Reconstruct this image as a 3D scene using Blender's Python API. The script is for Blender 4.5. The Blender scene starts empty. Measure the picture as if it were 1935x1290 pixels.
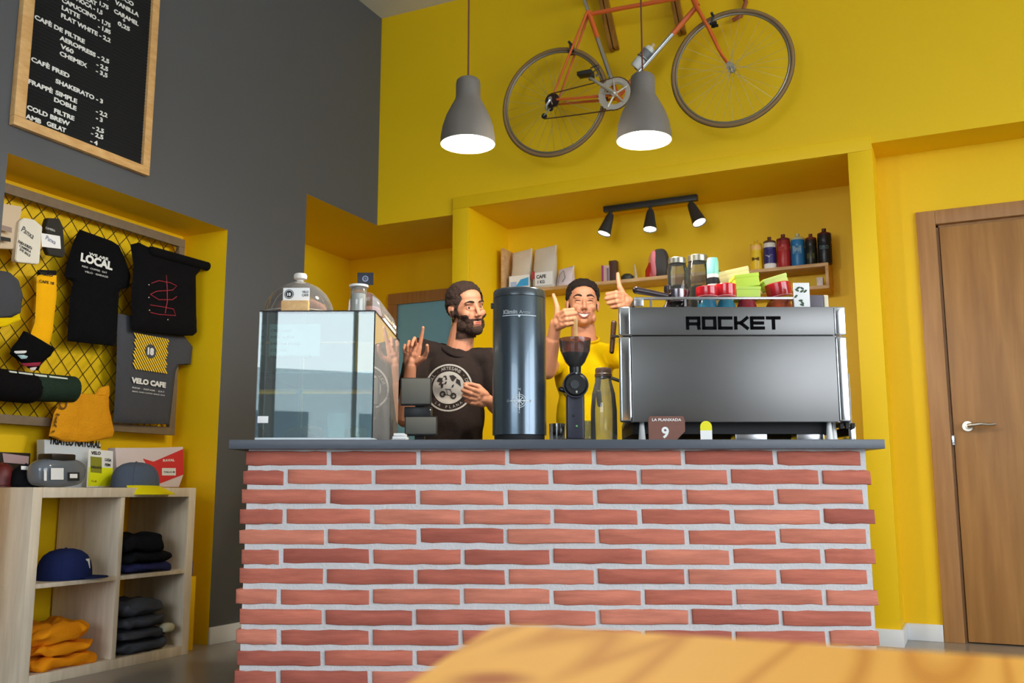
import bpy, bmesh, math, random
import numpy as np
from mathutils import Vector, Matrix, noise
from mathutils.bvhtree import BVHTree
PI = math.pi
random.seed(7)
S = bpy.context.scene
COL = S.collection

# ------------------------------------------------------------------ camera, world, light, exposure
F, PITCH, YAW, EYE = 1800.0, math.radians(8.89), math.radians(25.4), 0.765
CB = math.radians(24.8)                      # the bar counter stands turned against the room
cam_d = bpy.data.cameras.new('camera'); cam = bpy.data.objects.new('camera', cam_d); COL.objects.link(cam)
cam_d.sensor_width = 36.0; cam_d.lens = F / 1935.0 * 36.0; cam_d.clip_start = 0.02
cam.location = (0, 0, EYE); cam.rotation_euler = (PI / 2 + PITCH, 0, YAW)
cam_d.dof.use_dof = True; cam_d.dof.focus_distance = 3.6; cam_d.dof.aperture_fstop = 5.0
S.camera = cam
S.view_settings.view_transform = 'Standard'; S.view_settings.look = 'None'
S.view_settings.gamma = 1.0; S.view_settings.use_curve_mapping = False
S.view_settings.exposure = 0.5
wd = bpy.data.worlds.new('world'); S.world = wd; wd.use_nodes = True
wd.node_tree.nodes['Background'].inputs[0].default_value = (0.86, 0.93, 1.0, 1)
wd.node_tree.nodes['Background'].inputs[1].default_value = 6.0
S.cycles.max_bounces = 10; S.cycles.transparent_max_bounces = 16; S.cycles.diffuse_bounces = 6
S.cycles.sample_clamp_indirect = 6.0
S.cycles.caustics_reflective = False; S.cycles.caustics_refractive = False

def portal(name, loc, rot, sx, sy):
    l = bpy.data.lights.new(name, 'AREA'); l.shape = 'RECTANGLE'; l.size = sx; l.size_y = sy
    l.cycles.is_portal = True
    o = bpy.data.objects.new(name, l); o.location = loc; o.rotation_euler = rot; COL.objects.link(o)
FY, RX, CZ = -5.2, 4.9, 4.03                 # front wall, right wall, ceiling
WIN_F = [(-2.9, -0.9, 0.35, 3.8), (-0.82, 1.2, 0.35, 3.8)]    # openings in the front wall: x0 x1 z0 z1
WIN_R = [(-2.6, 0.4, 0.4, 3.8), (0.6, 3.6, 0.4, 3.8)]                               # right-wall openings, unseen, added to light the left wall: y0 y1 z0 z1
for x0, x1, z0, z1 in WIN_F:
    portal('window_daylight', ((x0 + x1) / 2, FY - .02, (z0 + z1) / 2), (PI / 2, 0, 0), x1 - x0, z1 - z0)
for y0, y1, z0, z1 in WIN_R:
    portal('window_daylight', (RX + .02, (y0 + y1) / 2, (z0 + z1) / 2), (PI / 2, 0, PI / 2), y1 - y0, z1 - z0)

# ------------------------------------------------------------------ from picture rays to places
_cp, _sp, _ca, _sa = math.cos(PITCH), math.sin(PITCH), math.cos(YAW), math.sin(YAW)
def ray(x, y):
    lx = (x - 967.5) / F; v = (645 - y) / F
    ly = _cp - _sp * v; lz = _sp + _cp * v
    return Vector((_ca * lx - _sa * ly, _sa * lx + _ca * ly, lz))
EYEV = Vector((0, 0, EYE))
def X_(px, py, X): r = ray(px, py); return EYEV + r * (X / r.x)
def Y_(px, py, Y): r = ray(px, py); return EYEV + r * (Y / r.y)
def Z_(px, py, Z): r = ray(px, py); return EYEV + r * ((Z - EYE) / r.z)
RC = Matrix.Rotation(CB, 4, 'Z')
def C_(px, py, D):
    r = RC.inverted() @ ray(px, py); p = r * (D / r.y); return Vector((p.x, D, p.z + EYE))

# ------------------------------------------------------------------ materials
MATS = {}
def srgb(c):
    return tuple(((v / 255) / 12.92 if v / 255 <= .04045 else ((v / 255 + .055) / 1.055) ** 2.4) for v in c)
def mat(name, rgb, rough=.5, metal=0.0, var=0.0, vscale=8.0, bump=0.0, bscale=60.0, emit=0.0, coat=0.0, trans=0.0, spec=.5, alpha=1.0, ior=1.45):
    if name in MATS: return MATS[name]
    m = bpy.data.materials.new(name); m.use_nodes = True; nt = m.node_tree; b = nt.nodes['Principled BSDF']
    c = srgb(rgb)
    b.inputs['Base Color'].default_value = (*c, 1); b.inputs['Roughness'].default_value = rough
    b.inputs['Metallic'].default_value = metal; b.inputs['Specular IOR Level'].default_value = spec
    b.inputs['Coat Weight'].default_value = coat; b.inputs['Transmission Weight'].default_value = trans
    b.inputs['Alpha'].default_value = alpha; b.inputs['IOR'].default_value = ior
    if emit: b.inputs['Emission Color'].default_value = (*c, 1); b.inputs['Emission Strength'].default_value = emit
    tc = nt.nodes.new('ShaderNodeTexCoord')
    if var:
        n = nt.nodes.new('ShaderNodeTexNoise'); n.inputs['Scale'].default_value = vscale; n.inputs['Detail'].default_value = 5
        nt.links.new(tc.outputs['Object'], n.inputs['Vector'])
        mx = nt.nodes.new('ShaderNodeMix'); mx.data_type = 'RGBA'
        mx.inputs[6].default_value = (*[v * (1 - var) for v in c], 1); mx.inputs[7].default_value = (*[min(1, v * (1 + var)) for v in c], 1)
        nt.links.new(n.outputs['Fac'], mx.inputs[0]); nt.links.new(mx.outputs[2], b.inputs['Base Color'])
    if bump:
        n2 = nt.nodes.new('ShaderNodeTexNoise'); n2.inputs['Scale'].default_value = bscale; n2.inputs['Detail'].default_value = 3
        nt.links.new(tc.outputs['Object'], n2.inputs['Vector'])
        bp = nt.nodes.new('ShaderNodeBump'); bp.inputs['Strength'].default_value = bump; bp.inputs['Distance'].default_value = .01
        nt.links.new(n2.outputs['Fac'], bp.inputs['Height']); nt.links.new(bp.outputs['Normal'], b.inputs['Normal'])
    MATS[name] = m; return m
def glass(name, rgb=(235, 245, 243), tint=.9, refl=1.0, rough=.0, haze=0.0):
    """thin clear glass: see-through, tinted a little, mirror-like by Fresnel"""
    if name in MATS: return MATS[name]
    m = bpy.data.materials.new(name); m.use_nodes = True; nt = m.node_tree; nt.nodes.clear()
    o = nt.nodes.new('ShaderNodeOutputMaterial'); t = nt.nodes.new('ShaderNodeBsdfTransparent'); g = nt.nodes.new('ShaderNodeBsdfGlossy')
    t.inputs[0].default_value = (*[v * tint for v in srgb(rgb)], 1); g.inputs['Roughness'].default_value = rough
    fr = nt.nodes.new('ShaderNodeFresnel'); fr.inputs[0].default_value = 1.5
    mu = nt.nodes.new('ShaderNodeMath'); mu.operation = 'MULTIPLY'; mu.inputs[1].default_value = refl; mu.use_clamp = True
    nt.links.new(fr.outputs[0], mu.inputs[0])
    mx = nt.nodes.new('ShaderNodeMixShader'); nt.links.new(mu.outputs[0], mx.inputs[0]); nt.links.new(t.outputs[0], mx.inputs[1]); nt.links.new(g.outputs[0], mx.inputs[2])
    df = nt.nodes.new('ShaderNodeBsdfDiffuse'); df.inputs[0].default_value = (.8, .8, .78, 1); hz = nt.nodes.new('ShaderNodeMixShader'); hz.inputs[0].default_value = haze  # whitish diffuse mixed in, standing in for pale reflections on the glass
    nt.links.new(mx.outputs[0], hz.inputs[1]); nt.links.new(df.outputs[0], hz.inputs[2])
    nt.links.new(hz.outputs[0], o.inputs[0]); MATS[name] = m; return m
def wood(name, c1, c2, scale=(1, 1, 1), wscale=3.0, dist=6.0, rough=.4, detail=3.0, rot=(0, 0, 0), bands='BANDS', coat=0.0):
    """fine streaks stretched along the axis of the smallest scale, over slow cathedral figures"""
    if name in MATS: return MATS[name]
    m = bpy.data.materials.new(name); m.use_nodes = True; nt = m.node_tree; b = nt.nodes['Principled BSDF']
    tc = nt.nodes.new('ShaderNodeTexCoord'); mp = nt.nodes.new('ShaderNodeMapping'); mp.inputs['Scale'].default_value = scale; mp.inputs['Rotation'].default_value = rot
    n = nt.nodes.new('ShaderNodeTexNoise'); n.inputs['Scale'].default_value = wscale * 5; n.inputs['Detail'].default_value = 5; n.inputs['Distortion'].default_value = .4
    n3 = nt.nodes.new('ShaderNodeTexNoise'); n3.inputs['Scale'].default_value = wscale * .9; n3.inputs['Detail'].default_value = 1
    mu = nt.nodes.new('ShaderNodeMath'); mu.operation = 'MULTIPLY'; mu.inputs[1].default_value = 9
    pp = nt.nodes.new('ShaderNodeMath'); pp.operation = 'PINGPONG'; pp.inputs[1].default_value = 1
    mx = nt.nodes.new('ShaderNodeMix'); mx.data_type = 'RGBA'; mx.inputs[6].default_value = (*srgb(c1), 1); mx.inputs[7].default_value = (*srgb(c2), 1)
    ad = nt.nodes.new('ShaderNodeMath'); ad.operation = 'MULTIPLY_ADD'; ad.inputs[1].default_value = .3
    sb = nt.nodes.new('ShaderNodeMapRange'); sb.inputs[1].default_value = .3; sb.inputs[2].default_value = .85
    for x in (n, n3): nt.links.new(mp.outputs[0], x.inputs['Vector'])
    nt.links.new(tc.outputs['Object'], mp.inputs[0]); nt.links.new(n3.outputs['Fac'], mu.inputs[0]); nt.links.new(mu.outputs[0], pp.inputs[0])
    nt.links.new(pp.outputs[0], ad.inputs[0]); nt.links.new(n.outputs['Fac'], ad.inputs[2]); nt.links.new(ad.outputs[0], sb.inputs[0])
    nt.links.new(sb.outputs[0], mx.inputs[0]); nt.links.new(mx.outputs[2], b.inputs['Base Color'])
    b.inputs['Roughness'].default_value = rough; b.inputs['Coat Weight'].default_value = coat
    MATS[name] = m; return m
def brickmat():
    m = bpy.data.materials.new('brick clay'); m.use_nodes = True; nt = m.node_tree; b = nt.nodes['Principled BSDF']
    g = nt.nodes.new('ShaderNodeNewGeometry'); tc = nt.nodes.new('ShaderNodeTexCoord')
    cr = nt.nodes.new('ShaderNodeValToRGB'); e = cr.color_ramp.elements
    e[0].color = (*srgb((166, 88, 72)), 1); e[1].color = (*srgb((206, 127, 102)), 1); cr.color_ramp.elements.new(.5).color = (*srgb((191, 108, 86)), 1)
    nt.links.new(g.outputs['Random Per Island'], cr.inputs[0])
    mp = nt.nodes.new('ShaderNodeMapping'); mp.inputs['Scale'].default_value = (5, 12, 38)
    n = nt.nodes.new('ShaderNodeTexNoise'); n.inputs['Scale'].default_value = 1.0; n.inputs['Detail'].default_value = 6; n.inputs['Roughness'].default_value = .65
    nt.links.new(tc.outputs['Object'], mp.inputs[0]); nt.links.new(mp.outputs[0], n.inputs['Vector'])
    r2 = nt.nodes.new('ShaderNodeValToRGB'); r2.color_ramp.elements[0].position = .32; r2.color_ramp.elements[1].position = .7
    r2.color_ramp.elements[0].color = (.76, .72, .74, 1); r2.color_ramp.elements[1].color = (1.16, 1.18, 1.2, 1)
    nt.links.new(n.outputs['Fac'], r2.inputs[0])
    mx = nt.nodes.new('ShaderNodeMix'); mx.data_type = 'RGBA'; mx.blend_type = 'MULTIPLY'; mx.inputs[0].default_value = 1
    nt.links.new(cr.outputs[0], mx.inputs[6]); nt.links.new(r2.outputs[0], mx.inputs[7]); nt.links.new(mx.outputs[2], b.inputs['Base Color'])
    b.inputs['Roughness'].default_value = .85
    bp = nt.nodes.new('ShaderNodeBump'); bp.inputs['Strength'].default_value = .6; bp.inputs['Distance'].default_value = .006
    nt.links.new(n.outputs['Fac'], bp.inputs['Height']); nt.links.new(bp.outputs['Normal'], b.inputs['Normal'])
    return m

YELLOW = mat('yellow wall paint', (238, 196, 0), .55, var=.03, vscale=1.5, bump=.04, bscale=180)
DARK = mat('charcoal wall paint', (84, 86, 89), .6, var=.03, vscale=2, bump=.04, bscale=180)
WHITEP = mat('white paint', (222, 224, 226), .5)
CEIL = mat('ceiling paint', (222, 221, 216), .7)
BLACK = mat('black plastic', (24, 24, 26), .35)
BLACKM = mat('matt black', (22, 22, 24), .7)
DGREY = mat('dark grey metal', (62, 64, 68), .4, metal=.3)
STEEL = mat('brushed steel', (176, 176, 178), .26, metal=1.0, var=.04, vscale=30)
CHROME = mat('chrome', (215, 218, 222), .12, metal=1.0)
WHITE = mat('white plastic', (232, 232, 230), .4)
PAPER = mat('paper', (236, 236, 234), .7)
INK = mat('black ink', (28, 28, 30), .6)
OAK = wood('oak veneer', (176, 128, 70), (150, 104, 54), scale=(6, 6, .5), wscale=.9, dist=5, rough=.45)
OAKF = wood('oak frame', (176, 130, 80), (158, 112, 66), scale=(9, 9, .7), wscale=1.0, dist=3, rough=.45)
PALE = wood('washed oak shelf board', (226, 212, 190), (208, 193, 170), scale=(9, 9, .9), wscale=1.2, dist=3, rough=.5)
PINE = wood('light pine', (226, 184, 124), (206, 158, 98), scale=(8, 3, 8), wscale=1.5, dist=3, rough=.5)
SHELFW = wood('shelf pine', (216, 178, 128), (190, 148, 98), scale=(2, 8, 8), wscale=1.5, dist=3, rough=.5)

# ------------------------------------------------------------------ mesh building
class B:
    def __init__(s, org=(0, 0, 0)):
        s.bm = bmesh.new(); s.org = Vector(org); s.mi = 0; s.mats = []
    def m(s, material):
        if material not in s.mats: s.mats.append(material)
        s.mi = s.mats.index(material); return s
    def _v(s, p): return s.bm.verts.new(Vector(p))
    def face(s, pts):
        try: f = s.bm.faces.new([s._v(p) for p in pts]); f.material_index = s.mi; return f
        except ValueError: return None
    def add(s, verts, faces, M=None):
        vs = [s.bm.verts.new((M @ Vector(v)) if M else Vector(v)) for v in verts]
        for f in faces:
            try: nf = s.bm.faces.new([vs[i] for i in f]); nf.material_index = s.mi
            except ValueError: pass
        return vs
    def box(s, x0, x1, y0, y1, z0, z1, bev=0.0, seg=2, M=None):
        t = bmesh.new()
        v = [t.verts.new(p) for p in ((x0, y0, z0), (x1, y0, z0), (x1, y1, z0), (x0, y1, z0), (x0, y0, z1), (x1, y0, z1), (x1, y1, z1), (x0, y1, z1))]
        for f in ((3, 2, 1, 0), (4, 5, 6, 7), (0, 1, 5, 4), (1, 2, 6, 5), (2, 3, 7, 6), (3, 0, 4, 7)): t.faces.new([v[i] for i in f])
        if bev: bmesh.ops.bevel(t, geom=t.edges[:], offset=bev, segments=seg, affect='EDGES', profile=.6)
        s.merge(t, M); return s
    def merge(s, t, M=None):
        t.verts.index_update()
        s.add([v.co.copy() for v in t.verts], [[v.index for v in f.verts] for f in t.faces], M); t.free()
    def lathe(s, prof, c=(0, 0, 0), n=32, M=None, sx=1, sy=1):
        c = Vector(c); vs = []; fs = []; rings = []
        for r, z in prof:
            if r < 1e-6: rings.append([len(vs)]); vs.append(c + Vector((0, 0, z)))
            else:
                rings.append(list(range(len(vs), len(vs) + n)))
                for k in range(n): a = 2 * PI * k / n; vs.append(c + Vector((r * math.cos(a) * sx, r * math.sin(a) * sy, z)))
        for a, b in zip(rings, rings[1:]):
            for k in range(n):
                k2 = (k + 1) % n
                if len(a) == 1 and len(b) == 1: continue
                if len(a) == 1: fs.append([a[0], b[k2], b[k]])
                elif len(b) == 1: fs.append([a[k], a[k2], b[0]])
                else: fs.append([a[k], a[k2], b[k2], b[k]])
        s.add(vs, fs, M); return s
    def cyl(s, p0, p1, r0, r1=None, n=20):
        r1 = r0 if r1 is None else r1; p0, p1 = Vector(p0), Vector(p1); d = p1 - p0
        M = Matrix.Translation(p0) @ d.to_track_quat('Z', 'Y').to_matrix().to_4x4()
        L = d.length; return s.lathe([(0, 0), (r0, 0), (r1, L), (0, L)], n=n, M=M)
    def ell(s, c, r, R=None, n=20, k=12):
        r = (r, r, r) if not hasattr(r, '__len__') else r
        prof = [(math.sin(PI * i / k), -math.cos(PI * i / k)) for i in range(k + 1)]; prof[0] = (0, -1); prof[-1] = (0, 1)
        M = Matrix.Translation(Vector(c)) @ (R.to_4x4() if R else Matrix.Identity(4)) @ Matrix.Diagonal((*r, 1))
        return s.lathe(prof, n=n, M=M)
    def cap(s, p0, p1, r0, r1=None, n=14):
        r1 = r0 if r1 is None else r1
        s.ell(p0, r0, n=n, k=8); s.ell(p1, r1, n=n, k=8)
        if (Vector(p1) - Vector(p0)).length > 1e-5: s.cyl(p0, p1, r0, r1, n=n)
        return s
    def tube(s, pts, r, n=8, closed=False):
        pts = [Vector(p) for p in pts]; N = len(pts); rr = r if hasattr(r, '__len__') else [r] * N
        vs = []; fs = []; up = None
        for i, p in enumerate(pts):
            if closed: t = pts[(i + 1) % N] - pts[i - 1]
            else: t = pts[min(i + 1, N - 1)] - pts[max(i - 1, 0)]
            t.normalize()
            if up is None: up = t.orthogonal().normalized()
            up = (up - t * up.dot(t)).normalized(); w = t.cross(up)
            for k in range(n): a = 2 * PI * k / n; vs.append(p + (up * math.cos(a) + w * math.sin(a)) * rr[i])
        for i in range(N if closed else N - 1):
            j = (i + 1) % N
            for k in range(n): k2 = (k + 1) % n; fs.append([i * n + k, i * n + k2, j * n + k2, j * n + k])
        if not closed: fs += [list(range(n))[::-1], [(N - 1) * n + k for k in range(n)]]
        s.add(vs, fs); return s
    def prism(s, poly, o, u, v, w, bev=0.0):
        """polygon (a,b) laid at o + a*u + b*v and given the thickness vector w"""
        o, u, v, w = Vector(o), Vector(u), Vector(v), Vector(w); t = bmesh.new()
        lo = [t.verts.new(o + u * a + v * b) for a, b in poly]; f = t.faces.new(lo)
        r = bmesh.ops.extrude_face_region(t, geom=[f]); bmesh.ops.translate(t, vec=w, verts=[g for g in r['geom'] if isinstance(g, bmesh.types.BMVert)])
        if bev: bmesh.ops.bevel(t, geom=t.edges[:], offset=bev, segments=2, affect='EDGES')
        bmesh.ops.recalc_face_normals(t, faces=t.faces[:]); s.merge(t); return s
    def slab(s, pts, w, bev=0.0):
        """a polygon of 3-D points given the thickness vector w"""
        t = bmesh.new(); f = t.faces.new([t.verts.new(Vector(p)) for p in pts])
        r = bmesh.ops.extrude_face_region(t, geom=[f]); bmesh.ops.translate(t, vec=Vector(w), verts=[g for g in r['geom'] if isinstance(g, bmesh.types.BMVert)])
        if bev: bmesh.ops.bevel(t, geom=t.edges[:], offset=bev, segments=2, affect='EDGES')
        bmesh.ops.recalc_face_normals(t, faces=t.faces[:]); s.merge(t); return s
    def text(s, txt, o, u, v, size, width=None, align='LEFT', depth=.001, bold=0.0, fn=None):
        verts, faces = text_mesh(txt, bold)
        if not verts: return s
        xs = [p[0] for p in verts]; x0, x1 = min(xs), max(xs)
        k = size / .69; kx = (width / (x1 - x0)) if width else k
        off = {'LEFT': x0, 'CENTER': (x0 + x1) / 2, 'RIGHT': x1}[align]
        o, u, v = Vector(o), Vector(u).normalized(), Vector(v).normalized(); w = u.cross(v)
        P = [o + u * ((p[0] - off) * kx) + v * (p[1] * k) + w * (depth * (1 if p[2] > 0 else 0)) for p in verts]
        if fn: P = [fn(p) for p in P]
        s.add(P, faces); return s
    def pillow(s, c, r, e=.45, nz=.0, seed=0, n=36, k=16, R=None, f=14.0):
        c = Vector(c); vs = []; fs = []
        sg = lambda a, p: math.copysign(abs(a) ** p, a)
        for i in range(k + 1):
            ph = -PI / 2 + PI * i / k
            for j in range(n):
                th = 2 * PI * j / n
                p = Vector((sg(math.cos(ph), e) * sg(math.cos(th), e), sg(math.cos(ph), e) * sg(math.sin(th), e), sg(math.sin(ph), .8)))
                q = Vector((p.x * r[0], p.y * r[1], p.z * r[2]))
                if nz: q += noise.noise_vector((q + Vector((seed * 3.1, seed, 0))) * f) * nz
                if R: q = R @ q
                vs.append(c + q)
        for i in range(k):
            for j in range(n): j2 = (j + 1) % n; fs.append([i * n + j, i * n + j2, (i + 1) * n + j2, (i + 1) * n + j])
        s.add(vs, fs); return s
    def drape(s, poly, o, u, v, w, T, rows=40, cols=24, wr=.004, seed=0, f=16.0, back=True):
        """soft flat cloth: outline (a,b) monotone in b; T = half thickness, wr = wrinkles along w"""
        o, u, v, w = Vector(o), Vector(u), Vector(v), Vector(w)
        b0 = min(p[1] for p in poly); b1 = max(p[1] for p in poly); e = (b1 - b0) * .0005
        G = []; W = max(p[0] for p in poly) - min(p[0] for p in poly)
        for i in range(rows + 1):
            b = b0 + e + (b1 - b0 - 2 * e) * i / rows; xs = []
            for (xa, ya), (xb, yb) in zip(poly, poly[1:] + poly[:1]):
                if (ya <= b < yb) or (yb <= b < ya): xs.append(xa + (xb - xa) * (b - ya) / (yb - ya))
            if len(xs) < 2: continue
            xl, xr = min(xs), max(xs)
            G.append([(xl + (xr - xl) * j / cols, b, min(j, cols - j) / cols * (xr - xl)) for j in range(cols + 1)])
        def layer(sgn):
            out = []
            for i, row in enumerate(G):
                dv = min(i, len(G) - 1 - i) / len(G) * (b1 - b0)
                for a, b, d in row:
                    h = T * min(1, math.sqrt(max(0, min(d, dv)) / (T * 2.2 + 1e-6))); q = o + u * a + v * b
                    h2 = wr * (noise.noise(Vector((a * f, b * f * .55, seed * 5.3))) + .5 * noise.noise(Vector((a * f * 2.3, b * f * 1.4, seed * 9.1 + 4)))) if sgn > 0 else 0
                    out.append(q + w * (sgn * h + (h2 if d > 0 and 0 < i < len(G) - 1 else 0)))
            return out
        A, C = layer(1), layer(-1); n = cols + 1; R = len(G); vs = A + C; o2 = len(A); fs = []
        for i in range(R - 1):
            for j in range(cols):
                a = i * n + j; fs.append([a, a + 1, a + n + 1, a + n]); fs.append([o2 + a, o2 + a + n, o2 + a + n + 1, o2 + a + 1])
        s.add(vs, fs); bmesh.ops.remove_doubles(s.bm, verts=s.bm.verts[:], dist=1e-5); return s
    def build(s, name, material=None, parent=None, loc=None, rot=None, smooth=38, frame=None):
        if not s.mats: s.mats = [material]
        for v in s.bm.verts: v.co -= s.org
        s.bm.normal_update()
        lim = math.radians(smooth)
        for f in s.bm.faces: f.smooth = smooth > 0
        for e in s.bm.edges:
            if len(e.link_faces) == 2 and e.calc_face_angle(0) > lim: e.smooth = False
        me = bpy.data.meshes.new(name); s.bm.to_mesh(me); s.bm.free()
        for q in s.mats: me.materials.append(q)
        o = bpy.data.objects.new(name, me); COL.objects.link(o)
        if parent: o.parent = parent
        else:
            o.location = s.org if loc is None else loc
            if frame == 'C': o.location = RC @ Vector(o.location); o.rotation_euler = (0, 0, CB)
            if rot: o.rotation_euler = rot
        return o
_TM = {}
def text_mesh(txt, bold=0.0):
    key = (txt, bold)
    if key not in _TM:
        c = bpy.data.curves.new('t', 'FONT'); c.body = txt; c.size = 1; c.extrude = .01; c.resolution_u = 3; c.offset = bold
        o = bpy.data.objects.new('t', c); me = o.to_mesh()
        _TM[key] = ([tuple(v.co) for v in me.vertices], [list(p.vertices) for p in me.polygons]); o.to_mesh_clear()
        bpy.data.objects.remove(o); bpy.data.curves.remove(c)
    return _TM[key]
def tag(o, label, cat, group=None, kind=None):
    if label: o['label'] = label
    if cat: o['category'] = cat
    if group: o['group'] = group
    if kind: o['kind'] = kind
    return o
def thing(name, label, cat, loc, frame=None, group=None, rz=0.0):
    o = bpy.data.objects.new(name, None); o.empty_display_size = .05; COL.objects.link(o)
    o.location = loc; o.rotation_euler = (0, 0, rz)
    if frame == 'C': o.location = RC @ Vector(loc); o.rotation_euler = (0, 0, CB + rz)
    return tag(o, label, cat, group)
def struct(o): o['kind'] = 'structure'; return o
UX, UY, UZ = Vector((1, 0, 0)), Vector((0, 1, 0)), Vector((0, 0, 1))
#@@SHELL
# ------------------------------------------------------------------ the room
LX, BY, DYW, NZ = -3.502, 5.25, 5.515, 2.536     # left wall, back wall, door wall, nook soffit
N0, N1, NTOP, NX = 2.514, 3.82, 2.144, -3.815     # shop niche in the left wall
K0, K1 = 4.483, 6.0                               # nook
def wallmesh(name, boxes, mats, pick, org=(0, 0, 0)):
    b = B(org)
    for q in mats: b.m(q)
    for q in boxes: b.box(*q)
    b.bm.normal_update()
    for f in b.bm.faces: f.material_index = pick(f.normal, f.calc_center_median())
    return struct(b.build(name, smooth=0))
# left wall: charcoal towards the room, yellow in its reveals
wallmesh('wall_left', [(-4.6, LX, FY, N0, 0, CZ), (-4.6, LX, N0, N1, NTOP, CZ), (-4.6, NX, N0, N1, 0, NTOP),
                       (-4.6, LX, N1, K0, 0, CZ), (-4.6, LX, K0, BY, NZ, CZ), (-4.6, -4.25, K0, K1, 0, NZ)],
         [DARK, YELLOW], lambda n, c: 0 if (n.x > .5 and c.x > LX - .01) else 1)
# back wall with nook, framed niche and door recess
FX0, FX1, OX0, OX1, FT, OT, NB = -2.911, -.353, -2.794, -.477, 2.647, 2.567, 5.82
wallmesh('wall_back', [(LX, FX0, BY, 6.3, NZ, CZ), (-4.6, FX0, K1, 6.3, 0, NZ), (FX0, OX1 + .124, BY, 6.3, OT, CZ),
                       (-4.6, LX, BY, 6.3, NZ, CZ), (FX0, OX0, BY, 6.3, 0, OT), (OX1, FX1, BY, 6.3, 0, OT), (OX0, OX1, NB, 6.3, 0, OT),
                       (FX1, RX, BY, 6.3, 2.609, CZ), (FX1, -.135, DYW, 6.3, 0, 2.609), (-.135, .84, DYW, 6.3, 2.235, 2.609), (.84, RX + .25, DYW, 6.3, 0, 2.609),
                       (-.135, .84, DYW + .2, 6.3, 0, 2.235)],
         [YELLOW], lambda n, c: 0)
b = B(); b.m(YELLOW)                               # flat surround of the niche, a little proud of the wall
b.box(FX0, FX1, BY - .018, BY - .0, OT, FT, .004); b.box(FX0, OX0, BY - .018, BY, 0, OT, .004); b.box(OX1, FX1, BY - .018, BY, 0, OT, .004)
struct(b.build('trim_1'))
wallmesh('floor', [(-4.6, RX + .3, FY - .3, 6.3, -.1, 0)], [mat('polished concrete', (138, 134, 128), .22, var=.12, vscale=2.2, bump=.02, bscale=20)], lambda n, c: 0)
wallmesh('ceiling', [(-4.6, RX + .3, FY - .3, 6.3, CZ, CZ + .1)], [CEIL], lambda n, c: 0)
FW = mat('grey plaster', (150, 148, 146), .7)
bx = []; xs = LX - 1
for x0, x1, z0, z1 in WIN_F: bx += [(xs, x0, FY - .25, FY, 0, CZ), (x0, x1, FY - .25, FY, 0, z0), (x0, x1, FY - .25, FY, z1, CZ)]; xs = x1
bx.append((xs, RX + .25, FY - .25, FY, 0, CZ)); wallmesh('wall_front', bx, [FW], lambda n, c: 0)
bx = []; ys = FY
for y0, y1, z0, z1 in WIN_R: bx += [(RX, RX + .25, ys, y0, 0, CZ), (RX, RX + .25, y0, y1, 0, z0), (RX, RX + .25, y0, y1, z1, CZ)]; ys = y1
bx.append((RX, RX + .25, ys, 6.3, 0, CZ)); wallmesh('wall_right', bx, [FW], lambda n, c: 0)
b = B(); b.m(mat('street wall', (190, 202, 208), .9, var=.1, vscale=.8)).box(-16, 16, -14.3, -14, -.1, 3.3)  # unseen facade, put in for the case glass to reflect, then brightened
b.m(mat('street windows', (70, 92, 108), .2))
for k in range(14): b.box(-15 + k * 2.2, -13.9 + k * 2.2, -14, -13.98, .5 if k % 3 else -.1, 2.4)
struct(b.build('wall_street', smooth=0))
b = B(); b.m(mat('street paving', (206, 206, 202), .9)).box(-16, 16, -14, FY - .3, -.12, -.02); b.box(RX + .3, 16, FY - .3, 8, -.12, -.02); struct(b.build('ground_street', smooth=0))  # unseen paving, made pale to bounce daylight up to wall and ceiling
wn = 0
for x0, x1, z0, z1 in WIN_F:
    wn += 1; b = B(); b.m(DGREY)
    for q in ((x0, x0 + .05, z0, z1), (x1 - .05, x1, z0, z1), (x0, x1, z0, z0 + .05), (x0, x1, z1 - .05, z1), ((x0 + x1) / 2 - .025, (x0 + x1) / 2 + .025, z0, z1)):
        b.box(q[0], q[1], FY - .14, FY - .08, q[2], q[3])
    struct(b.build('window_%d' % wn))
for y0, y1, z0, z1 in WIN_R:
    wn += 1; b = B(); b.m(DGREY)
    for q in ((y0, y0 + .05, z0, z1), (y1 - .05, y1, z0, z1), (y0, y1, z0, z0 + .05), (y0, y1, z1 - .05, z1), ((y0 + y1) / 2 - .025, (y0 + y1) / 2 + .025, z0, z1)):
        b.box(RX + .08, RX + .14, q[0], q[1], q[2], q[3])
    struct(b.build('window_%d' % wn))
def skirt(name, *q): b = B(); b.m(WHITEP); b.box(*q, .003); struct(b.build(name))
skirt('baseboard_left', LX, LX + .014, N1, K0, 0, .085)
skirt('baseboard_left', LX, LX + .014, FY, N0, 0, .085)
skirt('baseboard_back', OX1, FX1 + .012, BY - .032, BY - .018, 0, .085)
skirt('baseboard_back', FX1, FX1 + .012, BY - .018, DYW, 0, .085)
skirt('baseboard_right', FX1 + .012, -.17, DYW - .014, DYW, 0, .085)
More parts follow.
